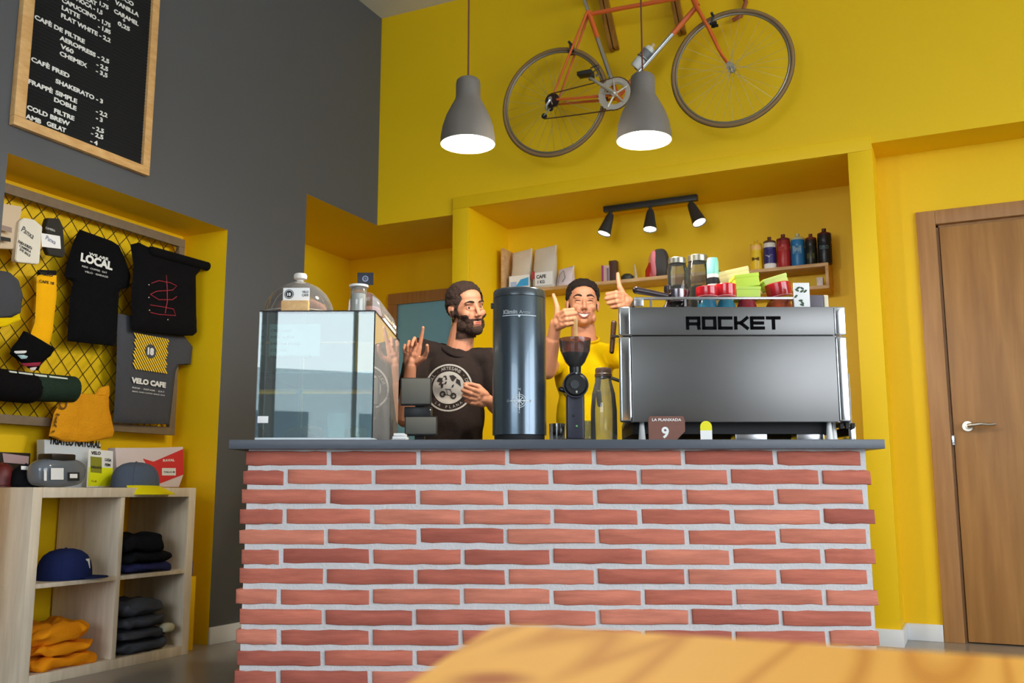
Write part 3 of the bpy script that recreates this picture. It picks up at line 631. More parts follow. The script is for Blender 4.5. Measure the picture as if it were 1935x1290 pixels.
# ------------------------------------------------------------------ tall cylinder
oc = ((C_(930, 700, 3.55).x + C_(1033, 700, 3.55).x) / 2, 3.55, SZ); R = .1005; H = C_(980, 557, 3.55).z - SZ + .012
cy = thing('tall_canister', 'tall glossy slate black cylinder canister with a white compass emblem', 'canister', oc, 'C')
SL = mat('slate lacquer', (86, 98, 108), .25, metal=.8, coat=.3)
b = B(oc); b.m(SL).lathe([(0, .03), (R, .03), (R, H - .035), (R * .99, H - .032)], c=oc, n=64); b.build('body', parent=cy)
b = B(oc); b.m(mat('slate lid', (84, 92, 98), .25, metal=.7)).lathe([(R * .99, H - .03), (R * .985, H - .006), (R * .95, H), (R * .9, H), (R * .88, H - .01), (0, H - .01)], c=oc, n=64); b.build('lid', parent=cy)
b = B(oc); b.m(BLACKM).lathe([(0, 0), (R * .9, 0), (R * .93, .006), (R * .93, .03), (0, .03)], c=oc, n=48); b.build('base', parent=cy)
b = B(oc); b.m(BLACK).box(oc[0] - R - .008, oc[0] - R + .008, 3.54, 3.56, SZ + H - .065, SZ + H - .045, .003); b.build('clip', parent=cy)
def wrapc(p):   # onto the cylinder
    a = (p.x - oc[0]) / R; rr_ = R + .0012; return Vector((oc[0] + rr_ * math.sin(a), oc[1] - rr_ * math.cos(a), p.z))
b = B(oc); b.m(mat('emblem white', (214, 222, 226), .4)); ez = C_(983, 757, 3.45).z; ex_ = oc[0]; er = .028
def strip(pts, w=.0012):
    for (xa, za), (xb, zb) in zip(pts, pts[1:]):
        d = Vector((xb - xa, 0, zb - za)); d.normalize(); q = Vector((-d.z, 0, d.x)) * w; A, C2 = Vector((xa, 0, za)), Vector((xb, 0, zb))
        b.add([wrapc(v) for v in (A + q, C2 + q, C2 - q, A - q)], [[3, 2, 1, 0]])
for rad in (er * .62, er * .85): strip([(ex_ + rad * math.cos(t), ez + rad * math.sin(t)) for t in [2 * PI * k / 28 for k in range(29)]], .0009)
strip([(ex_, ez - er * 1.2 + er * 2.4 * k / 6) for k in range(7)], .0015); strip([(ex_ - er * 1.2 + er * 2.4 * k / 8, ez) for k in range(9)], .0015)
for t in (PI / 4, 3 * PI / 4): strip([(ex_ + er * .6 * q * math.cos(t), ez + er * .6 * q * math.sin(t)) for q in (-1, -.5, 0, .5, 1)], .0012)
for ch, dx, dz in (('N', 0, 1.38), ('S', 0, -1.6), ('O', -1.5, -.13), ('E', 1.5, -.13)): b.text(ch, (ex_ + dx * er, 0, ez + dz * er), UX, UZ, .008, align='CENTER', bold=.03, depth=0, fn=wrapc)
lz = C_(983, 592, 3.45).z
b.text('Klimin', (ex_ - .062, 0, lz), UX, UZ, .015, bold=.04, depth=0, fn=wrapc); b.text('Arctic', (ex_ + .0, 0, lz), UX, UZ, .012, depth=0, fn=wrapc)
strip([(ex_ - .066 + .0132 * k, lz - .006) for k in range(11)], .0012)
b.add([wrapc(Vector((ex_ + q, 0, lz - .006 + s))) for q, s in ((-.006, 0), (0, -.009), (.006, 0))], [[0, 1, 2]])
b.build('emblem', parent=cy)

# ------------------------------------------------------------------ coffee grinder
gx = C_(1087, 700, 3.5).x; og = (gx, 3.5, SZ); gr = thing('coffee_grinder', 'black home coffee grinder with a smoked brown hopper on the counter', 'grinder', og, 'C')
Z = lambda py, D=3.5: C_(1087, py, D).z
SLT = mat('grinder blue black', (48, 48, 62), .35)
b = B(og); b.m(SLT).box(gx - .033, gx + .033, 3.5, 3.58, SZ + .012, Z(745), .008, 3); b.m(BLACK).ell((gx - .008, 3.498, Z(785)), (.004, .003, .004)); b.m(mat('green lamp', (120, 200, 120), .4)).ell((gx + .003, 3.498, Z(805)), (.004, .003, .004)); b.build('column', parent=gr)
b = B(og); b.m(SLT).cyl((gx, 3.6, Z(728)), (gx, 3.475, Z(728)), .047, n=40); b.m(BLACK).cyl((gx, 3.475, Z(728)), (gx, 3.468, Z(728)), .043, .036, n=40); b.m(DGREY).cyl((gx - .004, 3.468, Z(728)), (gx - .004, 3.462, Z(728)), .016, n=24)
b.m(mat('mark grey', (170, 176, 172), .5)).ell((gx + .002, 3.464, Z(707)), (.004, .002, .003)); b.ell((gx + .002, 3.464, Z(742)), (.004, .002, .005)); b.build('burr_housing', parent=gr)
b = B(og); b.m(BLACK).cap((gx - .04, 3.49, Z(738)), (gx - .055, 3.485, Z(736)), .009); b.build('adjuster_knob', parent=gr)
hr = 30 / F * 3.6; zt, zb = Z(640), Z(697); hh = zt - zb
b = B(og); b.m(glass('smoked hopper', (150, 104, 84), .85, 1.3, haze=.04)).lathe([(.014, zb - SZ), (.018, zb - SZ + .004), (hr * .6, zb - SZ + hh * .22), (hr * .92, zb - SZ + hh * .6), (hr, zt - SZ)], c=og, n=40); b.build('hopper', parent=gr)
b = B(og); b.m(BLACK).lathe([(.02, Z(712) - SZ), (.022, zb - SZ + .006), (.0, zb - SZ + .008)], c=og, n=24); b.build('hopper_neck', parent=gr)
b = B(og); b.m(mat('coffee beans', (84, 48, 34), .4, var=.4, vscale=90, bump=.5, bscale=90)).lathe([(0, zb - SZ + .01), (hr * .5, zb - SZ + hh * .22), (hr * .8, zb - SZ + hh * .52), (hr * .4, zb - SZ + hh * .58), (0, zb - SZ + hh * .55)], c=og, n=32); b.build('coffee_beans', parent=gr)
b = B(og); b.m(BLACK).box(gx - .055, gx + .055, 3.46, 3.6, SZ, SZ + .014, .005); b.box(gx - .02, gx + .11, 3.44, 3.52, SZ, SZ + .007, .003); b.build('base', parent=gr)
# wooden spoon handle in the hopper
b = B((gx, 3.5, zt)); b.m(PINE).cyl((gx + .002, 3.5, zb + .055), (gx + .004, 3.5, Z(603)), .006, .0075, n=12); tag(b.build('wooden_stirrer', frame='C'), 'wooden stick standing upright in the smoked grinder hopper', 'stirrer')

# glass bottle with brown stopper, silver cup, tumbler
def lat(name, px, D, prof, material, label, cat, n=32, group=None, base=SZ):
    o_ = (C_(px, 800, D).x, D, base); b = B(o_); b.m(material).lathe(prof, c=o_, n=n); return tag(b.build(name, frame='C'), label, cat, group)
ob = (C_(1141, 780, 3.62).x, 3.62, SZ); gb = thing('glass_bottle', 'clear glass water bottle with a brown stopper beside the grinder', 'bottle', ob, 'C'); hb = C_(1141, 712, 3.62).z - SZ
b = B(ob); b.m(glass('bottle glass', (224, 230, 220), .97, 1.4, haze=.16)).lathe([(0, .004), (.046, .002), (.05, .01), (.05, hb * .5), (.044, hb * .75), (.032, hb * .92), (.031, hb)], c=ob, n=40); b.build('glass', parent=gb)
b = B(ob); b.m(mat('brown stopper', (104, 78, 62), .4, coat=.3)).lathe([(0, hb + .034), (.028, hb + .034), (.031, hb + .028), (.031, hb + .012), (.033, hb + .01), (.033, hb), (.0, hb - .01)], c=ob, n=32); b.build('stopper', parent=gb)
lat('metal_cup', 1053, 3.72, [(0, 0), (.026, 0), (.03, .005), (.032, .085), (.029, .085), (.027, .01), (0, .008)], CHROME, 'small polished metal cup between the black canister and the grinder', 'cup')
lat('drinking_glass', 1107, 3.78, [(0, .002), (.03, .0), (.036, .1), (.034, .1), (.028, .008), (0, .008)], glass('bottle glass'), 'short clear tumbler behind the grinder foot', 'glass')
# ------------------------------------------------------------------ glass display case
od = (-.73, 3.7, SZ); dc = thing('display_case', 'square clear glass display case with reflections, on the end of the counter', 'display case', od, 'C')
X0, X1, YF, YB, ZT = -.94, -.525, 3.35, 4.03, C_(600, 588, 3.35).z
CG = glass('case glass', (214, 236, 234), .95, 2.2, haze=.06)
for nm, q in (('front_pane', (X0, X1, YF, YF + .006, SZ + .012, ZT - .004)), ('side_pane', (X0, X0 + .006, YF + .007, YB, SZ + .012, ZT - .004)),
              ('side_pane', (X1 - .006, X1, YF + .007, YB, SZ + .012, ZT - .004)), ('top_pane', (X0, X1, YF, YB, ZT - .006, ZT))):
    b = B(od); b.m(CG if q[1] < X1 or nm != 'side_pane' else glass('hazed side glass', (214, 240, 234), .95, 2.4, haze=.2)).box(*q); b.build(nm, parent=dc)  # stronger haze stands in for a pale reflection and labels on this pane
zs = C_(709, 703, 3.35).z
b = B(od); b.m(glass('case glass')).box(X0 + .008, X1 - .008, YF + .03, YB - .01, zs, zs + .006); b.m(BLACKM).box(X1 - .007, X1 - .002, YF + .02, YB - .01, zs - .003, zs + .006); b.build('shelf', parent=dc)
b = B(od); b.m(BLACKM).box(X1 - .005, X1 + .001, YF, YB, ZT - .001, ZT + .003); b.box(X0, X1, YF - .001, YF + .003, ZT - .001, ZT + .003); b.box(X1 - .003, X1 + .001, YF - .002, YF + .002, SZ + .01, ZT); b.build('edge_seal', parent=dc)
b = B(od); b.m(mat('case base', (206, 216, 218), .3)).box(X0, X1, YF, YB, SZ, SZ + .012, .002)
b.m(mat('case rear door', (196, 214, 214), .35)).box(X0 + .01, X1 - .01, YB - .012, YB - .004, SZ + .012, zs - .01); b.build('base', parent=dc)
b = B(od); b.m(mat('sliding door white', (214, 226, 226), .3)).box(X0 + .01, (X0 + X1) / 2 + .02, YB - .004, YB + .004, zs + .01, ZT - .01); b.build('sliding_door', parent=dc)
b = B(od); b.m(WHITE).box(X0 + .008, X0 + .046, YF - .0015, YF, C_(500, 799, 3.35).z, C_(500, 786, 3.35).z, .0005); b.build('sticker', parent=dc)
b = B(od); b.m(mat('mirrored menu print', (238, 240, 236), .7)).box(X0 + .012, X0 + .20, YF + .09, YF + .094, zs + .07, ZT - .03, .001)  # lettered sheet standing in for menu text mirrored in the front glass
b.m(INK)
for k, tx in enumerate(('CROISSANT', 'MAGDALENA', 'BANANA BREAD', 'COOKIES', 'PASTIS DE PASTANAGA')): b.text(tx, (X0 + .02, YF + .0895, ZT - .06 - k * .024), UX, UZ, .010, depth=.0004)
b.build('mirrored_menu', parent=dc)
# things inside the case
def paper_cup(x, y, label, r=.033, h=.085, z=SZ + .012):
    b = B((x, y, z)); b.m(WHITE).lathe([(0, .003), (r * .76, .003), (r * .78, 0), (r, h), (r * 1.05, h + .002), (r * .98, h - .002), (r * .72, .006), (0, .006)], c=(x, y, z), n=32)
    return tag(b.build('paper_cup', frame='C'), label, 'cup')
xc_ = C_(636, 800, 3.45).x; paper_cup(xc_, 3.45, 'plain white paper cup inside the glass display case', .036, .09)
for px, D, col, lb in ((590, 3.5, (190, 132, 96), 'round brown muffin at the bottom of the display case, left of the paper cup'), (675, 3.55, (206, 186, 156), 'pale cake slice at the bottom of the display case, right of the paper cup'), (560, 3.6, (168, 120, 76), 'dark biscuit loaf at the bottom of the case, farthest from the paper cup')):
    x = C_(px, 810, D).x; b = B((x, D, SZ + .012)); b.m(mat('bake ' + str(col), col, .7, var=.2, vscale=40, bump=.4)).pillow((x, D, SZ + .012 + .026), (.042, .04, .026), e=.8, nz=.006, seed=px, n=24, k=10); tag(b.build('pastry', frame='C'), lb, 'pastry', 'pastries in the display case')
# on top of the case: cake dome
ok = (C_(566, 575, 3.56).x, 3.56, ZT + .003); R = .132
cd = thing('cake_stand', 'clear domed cake cover with a round knob, on the display case', 'cake stand', ok, 'C')
GL = glass('dome glass', (240, 238, 232), .97, 1.6, haze=.13)
b = B(ok); b.m(GL).lathe([(R * 1.1, .018), (R * 1.08, .022), (R, .03), (R * .93, .065), (R * .78, .1), (R * .55, .128), (R * .25, .146), (.02, .15)], c=ok, n=56); b.m(mat('dome rim', (196, 190, 178), .15, alpha=.6)).lathe([(R * 1.1, .016), (R * 1.12, .020), (R * 1.08, .024)], c=ok, n=56); b.build('dome', parent=cd)
b = B(ok); b.m(mat('dome knob', (228, 226, 220), .15, alpha=.75)).lathe([(.014, .148), (.012, .156), (.024, .162), (.026, .174), (.022, .182), (0, .184)], c=ok, n=28); b.build('knob', parent=cd)
b = B(ok); b.m(mat('stand plate', (190, 180, 172), .3, coat=.3)).lathe([(0, 0), (.05, 0), (.045, .006), (.02, .01), (R * .95, .014), (R * 1.0, .018), (0, .016)], c=ok, n=48); b.build('plate', parent=cd)
b = B((ok[0], ok[1], ok[2] + .017)); b.m(mat('tea cake', (176, 120, 96), .7, var=.25, vscale=30, bump=.3)).pillow((ok[0] + .01, ok[1], ok[2] + .045), (.09, .08, .03), e=.6, nz=.006, seed=4); tag(b.build('cake', frame='C'), 'round brown cake under the clear glass dome', 'cake')
# small sign card with tan foot in front of the dome
a, c = C_(532, 583, 3.38), C_(585, 543, 3.38); x0, x1, z1 = a.x, c.x, c.z; zb_ = ZT + .003; zm = C_(550, 568, 3.38).z
sg = thing('table_sign', 'small white logo card in a light wooden block, before the cake dome', 'sign', ((x0 + x1) / 2, 3.38, zb_), 'C'); oo = ((x0 + x1) / 2, 3.38, zb_)
b = B(oo); b.m(PINE).box(x0, x1 - .002, 3.372, 3.4, zb_, zm, .002); b.build('block', parent=sg)
b = B(oo); b.m(PAPER).box(x0 + .002, x1 - .001, 3.385, 3.388, zm, z1, .0005); b.m(INK); cx_, cz_ = x0 + .024, (zm + z1) / 2 + .001
def disc(b, c, r, y, n=24): b.face([(c[0] + r * math.cos(2 * PI * k / n), y, c[1] + r * math.sin(2 * PI * k / n)) for k in range(n)][::-1])
def ring(b, c, r0, r1, y, n=28):
    v = [(c[0] + r * math.cos(2 * PI * k / n), y, c[1] + r * math.sin(2 * PI * k / n)) for r in (r0, r1) for k in range(n)]
    b.add(v, [[k, n + k, n + (k + 1) % n, (k + 1) % n] for k in range(n)])
disc(b, (cx_, cz_), .0175, 3.3846); b.m(PAPER); ring(b, (cx_, cz_), .0135, .015, 3.3843); b.text('18', (cx_, 3.3843, cz_ - .006), UX, UZ, .011, align='CENTER', depth=.0002, bold=.03); b.m(INK)
b.text('VELO', (x1 - .028, 3.3846, cz_ + .004), UX, UZ, .008, width=.024, depth=.0002, bold=.03); b.text('CAFE', (x1 - .028, 3.3846, cz_ - .008), UX, UZ, .008, width=.024, depth=.0002, bold=.03)
b.build('card', parent=sg)
# lidded jar with a dark label card on it
oj = (C_(677, 583, 3.5).x, 3.5, ZT + .003); jr = thing('lidded_jar', 'small clear jar with a white lid on the display case', 'jar', oj, 'C')
h = C_(677, 541, 3.5).z - oj[2]
b = B(oj); b.m(GL).lathe([(0, .002), (.028, .002), (.03, .006), (.03, h - .012), (.026, h - .004)], c=oj, n=32); b.build('glass', parent=jr)
b = B(oj); b.m(WHITE).lathe([(0, h + .006), (.036, h + .004), (.036, h - .004), (0, h - .005)], c=oj, n=32); b.build('lid', parent=jr)
b = B(oj); b.m(mat('sugar', (226, 232, 232), .6)).lathe([(0, .004), (.026, .004), (.026, h * .75), (0, h * .78)], c=oj, n=24); b.build('contents', parent=jr)
a, c = C_(672, 540, 3.5), C_(706, 515, 3.5); zb_ = oj[2] + h + .006; b = B((oj[0] + .01, 3.5, zb_)); b.m(mat('dark label', (34, 36, 48), .5)).box(a.x + .006, c.x, 3.498, 3.506, zb_, c.z, .001)
b.m(mat('label blue grey', (140, 150, 180), .6)); ring(b, ((a.x + c.x) / 2 + .003, (zb_ + c.z) / 2), .008, .0115, 3.4975); b.text('18', ((a.x + c.x) / 2 + .003, 3.4975, (zb_ + c.z) / 2 - .004), UX, UZ, .008, align='CENTER', depth=.0002)
tag(b.build('label_card', frame='C'), 'small black card with a pale round emblem standing on the lidded jar', 'card')
# ribbed rectangular clear cover
orc = (-.545, 3.72, ZT + .003); x0, x1 = -.665, -.533; zt = C_(700, 545, 3.5).z
cc = thing('cake_box', 'rectangular clear ribbed cake cover on a white tray, behind the lidded jar', 'cake box', orc, 'C')
b = B(orc); b.m(glass('ribbed cover', (240, 234, 226), .96, 1.6, haze=.12)); t = bmesh.new()
pr = [(x0, orc[2] + .02), (x0 + .004, zt - .03), (x0 + .03, zt), (x1 - .05, zt), (x1 - .015, zt - .03), (x1, orc[2] + .02)]
for ya, yb in ((3.57, 4.0),):
    vs = [(x, y, z) for y in (ya, yb) for x, z in pr]; n = len(pr)
    b.add(vs, [[k, k + 1, n + k + 1, n + k] for k in range(n - 1)] + [list(range(n))[::-1], [n + k for k in range(n)]])
for k in range(9): y = 3.59 + k * .05; b.tube([(x1 - .048, y, zt + .001), (x1 - .013, y, zt - .03), (x1 + .002, y, orc[2] + .022)], .0025, n=6)
b.build('cover', parent=cc)
b = B(orc); b.m(WHITE).box(x0 - .004, x1 + .006, 3.61, 3.93, orc[2], orc[2] + .02, .005); b.build('tray', parent=cc)
b = B((-.6, 3.77, orc[2] + .022)); b.m(mat('mauve cake', (150, 104, 98), .7, var=.2, vscale=25, bump=.3)).pillow((-.60, 3.77, orc[2] + .05), (.045, .14, .03), e=.4, nz=.005, seed=9); tag(b.build('cake', frame='C'), 'long mauve brown cake under the rectangular ribbed cover', 'cake')

# ------------------------------------------------------------------ till display behind the counter edge
op = (C_(790, 800, 3.75).x, 3.75, SZ); pt = thing('payment_terminal', 'black till stand with two plain grey panels beside the display case', 'till', op, 'C')
GP = mat('grey panel', (98, 98, 92), .55)
b = B(op); b.m(BLACK).box(op[0] - .055, op[0] + .06, 3.78, 3.9, SZ, SZ + .02, .006); b.box(op[0] - .02, op[0] + .02, 3.81, 3.85, SZ + .02, C_(790, 740, 3.78).z, .004); b.box(op[0] - .06, op[0] + .05, 3.775, 3.83, C_(790, 790, 3.78).z, C_(790, 768, 3.78).z, .008); b.m(STEEL).ell((op[0] + .045, 3.77, C_(790, 775, 3.78).z), .005); b.build('stand', parent=pt)
for (px0, px1, py0, py1) in ((758, 813, 715, 763), (766, 824, 788, 820)):
    a, c = C_(px0, py1, 3.76), C_(px1, py0, 3.76); b = B(op); b.m(BLACK).box(a.x - .004, c.x + .004, 3.762, 3.785, a.z - .006, c.z + .004, .004); b.m(GP).box(a.x, c.x, 3.757, 3.763, a.z, c.z, .003); b.build('panel', parent=pt)
b = B((C_(757, 822, 3.5).x, 3.5, SZ)); x = C_(757, 822, 3.45).x; b.m(WHITE)
for k in range(3): b.box(x - .03 + k * .004, x + .03 - k * .006, 3.42, 3.5, SZ + .0105 * k, SZ + .01 + .0105 * k, .003)
o_ = tag(b.build('napkin_pad', frame='C'), 'white folded napkins at the foot of the display case', 'napkins')

# ------------------------------------------------------------------ menu board on the charcoal wall
ym0, ym1, zb0 = 2.505, 3.236, 2.262; zt0 = zb0 + 1.08; xb = LX + .002
mb = thing('menu_board', 'tall black letter board menu in a light wood frame on the charcoal wall', 'menu board', (xb, (ym0 + ym1) / 2, zb0)); om = (xb, (ym0 + ym1) / 2, zb0)
b = B(om); b.m(PINE)
fw = .052
b.box(xb, xb + .03, ym0, ym1, zb0, zb0 + fw * .8, .003); b.box(xb, xb + .03, ym0, ym1, zt0 - fw * .8, zt0, .003); b.box(xb, xb + .0295, ym0, ym0 + fw, zb0 + fw * .8, zt0 - fw * .8, .001); b.box(xb, xb + .0295, ym1 - fw * .8, ym1, zb0 + fw * .8, zt0 - fw * .8, .001); b.build('frame', parent=mb)
b = B(om); b.m(mat('black felt', (20, 21, 22), .95)); b.box(xb, xb + .012, ym0 + .03, ym1 - .03, zb0 + .03, zt0 - .03)
for k in range(60):
    z = zb0 + .05 + k * .0165
    if z < zt0 - .05: b.box(xb + .012, xb + .0142, ym0 + .04, ym1 - .04, z, z + .006)
b.build('felt_panel', parent=mb)
b = B(om); b.m(mat('white letters', (236, 236, 232), .5)); q = .2636
LN = [('CAFÈ DE FILTRE', 245, 122, 605, 300), ('AEROPRESS - 2,5', 425, 275, 780, 440), ('V60', 430, 332, 525, 372), ('- 2,5', 688, 462, 772, 497), ('CHEMEX', 425, 385, 622, 470), ('- 3,5', 685, 508, 768, 543),
      ('CAFÈ FRED', 220, 425, 495, 545), ('SHAKERATO - 3', 395, 585, 735, 725), ('FRAPPÈ', 200, 585, 375, 655), ('SIMPLE', 395, 665, 550, 727), ('- 2,2', 685, 795, 767, 830), ('DOBLE', 385, 715, 545, 778), ('- 3', 685, 845, 733, 862),
      ('FILTRE', 385, 795, 530, 850), ('- 2,5', 660, 910, 742, 945), ('COLD BREW', 190, 775, 497, 885), ('- 2,5', 650, 955, 738, 985), ('AMB', 180, 835, 292, 872), ('GELAT', 332, 888, 470, 935), ('- 4', 645, 1010, 697, 1028),
      ('FLAT WHITE - 2,2', 435, 115, 790, 288), ('LATTE', 440, 60, 570, 115), ('- 1,85', 700, 190, 790, 232), ('CAPUCCINO - 1,75', 440, 5, 790, 180), ('MOCA - 1,5', 545, -5, 732, 92), ('1,75', 712, 20, 775, 60),
      ('CARAMEL', 815, 75, 990, 175), ('VANILLA', 822, 10, 992, 112), ('COCO', 822, -45, 955, 35), ('+', 878, 142, 895, 152), ('0,25', 842, 165, 928, 212), ('TALLAT', 545, -50, 690, 30), ('- 1,4', 700, -50, 775, -10)]
for t_, xa, ya, xe, ye in LN:
    A = X_(xa * q, ya * q + 3.5, xb + .014); C2 = X_(xe * q, ye * q + 3.5, xb + .014)
    b.text(t_, (xb + .0145, A.y, (A.z + C2.z) / 2), UY, UZ, .019, width=C2.y - A.y, depth=.002, bold=.035)
b.build('lettering', parent=mb, smooth=0)

# ------------------------------------------------------------------ grid panel in the shop niche
gx_ = -3.745; gy0, gy1, gz0, gz1 = 2.53, 3.755, 1.05, 2.10
og = (gx_, 3.15, gz0); gp = thing('grid_panel', 'diamond wire grid panel in a weathered wood frame, hung in the yellow niche', 'grid panel', og)
GW = mat('weathered wood', (122, 104, 82), .7, var=.2, vscale=25)
b = B(og); b.m(GW)
for y0, y1, z0, z1 in ((gy0, gy1, gz1 - .045, gz1), (gy0, gy1, gz0, gz0 + .04), (gy0, gy0 + .04, gz0 + .0401, gz1 - .0451), (gy1 - .04, gy1, gz0 + .0401, gz1 - .0451)): b.box(gx_ - .015, gx_ + .012, y0, y1, z0, z1, .003)
b.build('frame', parent=gp)
b = B(og); b.m(mat('rusty dark wire', (70, 50, 20), .5, metal=.3)); st = .082; k = -20
y0, y1, z0, z1 = gy0 + .02, gy1 - .02, gz0 + .02, gz1 - .02
for sgn in (1, -1):
    for k in range(-20, 40):
        pts = []
        c0 = (y0 + k * st)
        # line: y = c0 + sgn*(z - z0)*0.86
        ss = []
        for t in (0, 1):
            pass
        za, zb2 = z0, z1; f = lambda z: c0 + sgn * (z - z0) * .86
        lo, hi = sorted(((y0 - c0) / (sgn * .86) + z0, (y1 - c0) / (sgn * .86) + z0)); za, zb2 = max(z0, lo), min(z1, hi)
        if zb2 - za > .01: b.tube([(gx_ + sgn * .0015, f(za), za), (gx_ + sgn * .0015, f(zb2), zb2)], .0022, n=5)
b.build('wire_mesh', parent=gp)

def outl(px, X): return [(X_(x, y, X).y, X_(x, y, X).z) for x, y in px]
def dr(name, label, cat, px, X, T, material, wr=.004, seed=0, rows=40, cols=24, group=None, parent=None, org=None, f=16, deco=None):
    pl = outl(px, X); oy = sum(p[0] for p in pl) / len(pl); oz = min(p[1] for p in pl); og_ = org or (X, oy, oz)
    b = B(og_); b.m(material); b.drape(pl, (X, 0, 0), UY, UZ, (1, 0, 0), T, rows=rows, cols=cols, wr=wr, seed=seed, f=f)
    if deco: deco(b)
    if parent: return b.build(name, parent=parent)
    o = b.build(name); tag(o, label, cat, group); return o
def onx(b, X, txt, pa, pb, size, bold=.02, material=None):   # writing between two picture points on plane X
    if material: b.m(material)
    A, C2 = X_(*pa, X), X_(*pb, X); u = Vector((0, C2.y - A.y, C2.z - A.z)); L = u.length; u.normalize(); v = Vector((0, -u.z, u.y))
    b.text(txt, (X, A.y, A.z), u, v, size, width=L, depth=.0006, bold=bold)
def cloth(name, rgb, bump=.25, var=.06): return mat(name, rgb, .95, var=var, vscale=10, bump=bump, bscale=140, spec=.12)
XW = -3.70
WT = mat('print white', (226, 226, 222), .8)
# black LOCAL t-shirt
def dec(b):
    X = XW + .0245
    onx(b, X, 'LOCAL', (152, 492), (212, 510), .036, .05, WT); onx(b, X, 'WE ARE', (168, 481), (204, 492), .012, .03, WT); onx(b, X, 'RIDE · COFFEE · EAT', (155, 504), (202, 517), .008, 0, WT); onx(b, X, 'VELO · GARAGE', (160, 514), (204, 525), .008, 0, WT)
dr('black_tshirt', 'black t-shirt with a white LOCAL print hanging on the wire grid', 't-shirt', [(150, 433), (162, 438), (178, 449), (196, 448), (224, 463), (236, 488), (247, 520), (243, 544), (229, 546), (225, 552), (220, 650), (212, 656), (127, 644), (132, 560), (138, 534), (134, 528), (121, 522), (126, 498), (138, 458)], XW, .02, cloth('black cotton', (12, 12, 14)), wr=.005, seed=2, deco=dec)
# black roll-top bag with red cord
bag = thing('rolltop_bag', 'black roll-top bag with thin red cords, hanging on the grid', 'bag', (XW + .01, X_(310, 550, XW).y, X_(310, 636, XW).z)); ob = (XW + .01, X_(310, 550, XW).y, X_(310, 636, XW).z)
dr('body', None, None, [(246, 462), (262, 458), (300, 480), (372, 495), (380, 500), (378, 512), (370, 520), (371, 600), (372, 628), (362, 636), (250, 624), (248, 560), (252, 500)], XW + .05, .03, cloth('black nylon', (14, 13, 15), .15), wr=.006, seed=5, parent=bag, org=ob)
A, C2 = X_(268, 478, XW), X_(374, 506, XW)
b = B(ob); b.m(cloth('black nylon', (14, 13, 15))).cap((XW + .07, A.y, A.z), (XW + .07, C2.y, C2.z), .026, .024); b.build('rolled_top', parent=bag)
b = B(ob); b.m(mat('red cord', (150, 34, 52), .6)); XR = XW + .084
for pts in ([(286, 535), (300, 530), (322, 534), (334, 540), (326, 548), (296, 550), (284, 556)], [(284, 556), (300, 566), (326, 566), (334, 560)], [(284, 576), (310, 580), (328, 584), (332, 596), (300, 594), (284, 590)], [(314, 520), (316, 545), (316, 570), (312, 592)]):
    b.tube([X_(x, y, XR) for x, y in pts], .0022, n=6)
b.build('cord', parent=bag)
for x, y in ((281, 538), (281, 562), (282, 586), (317, 604), (299, 478)): b = B(ob); b.m(STEEL); b.ell(X_(x, y, XR - .003), .005); b.build('eyelet', parent=bag)
# grey t-shirt with yellow print
def dec(b):
    X = XW + .021; b.m(mat('print yellow', (236, 192, 40), .8))
    ys, ye = X_(252, 640, X), X_(318, 705, X); y0, y1, z1, z0 = ys.y, X_(318, 640, X).y, X_(252, 628, X).z, X_(318, 706, X).z
    n = 0
    for k in range(-14, 16):   # slanting bars
        c = y0 + k * .0165; za = z0; zb2 = z1; f = lambda z: c + (z1 - z) * .8
        pts = [(f(z), z) for z in [z0 + (z1 - z0) * i / 12 for i in range(13)]]; pts = [p for p in pts if y0 <= p[0] <= y1]
        if len(pts) > 1:
            (ya, za), (yb, zb2) = pts[0], pts[-1]; b.add([(X, ya, za), (X, ya + .010, za), (X, yb + .010, zb2), (X, yb, zb2)], [[0, 1, 2, 3]])
    cy, cz = (y0 + y1) / 2, (z0 + z1) / 2 + .01; b.m(mat('grey cotton print', (70, 70, 74), .9)); b.face([(X + .001, cy + .036 * math.cos(2 * PI * k / 28), cz + .036 * math.sin(2 * PI * k / 28)) for k in range(28)])
    b.m(WT); b.text('18', (X + .002, cy, cz - .016), UY, UZ, .032, align='CENTER', depth=.0005, bold=.06)
    onx(b, X, 'VELO CAFE', (248, 722), (313, 732), .024, .06, WT); onx(b, X, 'RIDE · REPAIR · EAT', (250, 733), (311, 742), .007, .0, WT); onx(b, X, 'BIKES AND COFFEE SINCE 2018', (250, 740), (311, 748), .006, .0, WT)
dr('grey_tshirt', 'dark grey t-shirt with a yellow striped 18 print, hanging under the black bag', 't-shirt', [(222, 590), (250, 596), (330, 610), (352, 640), (364, 655), (360, 690), (340, 686), (332, 700), (320, 806), (214, 798), (220, 700)], XW - .005, .016, cloth('grey cotton', (72, 73, 78)), wr=.003, seed=8, deco=dec)
# socks, cap, pouch, folded bags
def dec(b): onx(b, XW + .014, 'VELO', (74, 518), (100, 523), .014, .02, INK); onx(b, XW + .014, 'CAFE 18', (74, 533), (102, 538), .012, .02, INK); b.m(INK); 
so = thing('cycling_sock', 'long yellow cycling sock with black lettering and a black cuff, on the grid', 'sock', (XW, X_(85, 580, XW).y, X_(85, 655, XW).z)); oo = (XW, X_(85, 580, XW).y, X_(85, 655, XW).z)
dr('knit', None, None, [(70, 518), (107, 520), (107, 560), (102, 600), (100, 625), (92, 655), (56, 645), (54, 640), (66, 610), (68, 570)], XW, .01, cloth('yellow knit', (244, 178, 18)), seed=3, deco=dec, parent=so, org=oo, rows=24, cols=10)
dr('cuff', None, None, [(70, 509), (106, 511), (107, 521), (70, 519)], XW, .012, cloth('black knit', (28, 26, 26)), parent=so, org=oo, rows=6, cols=8)
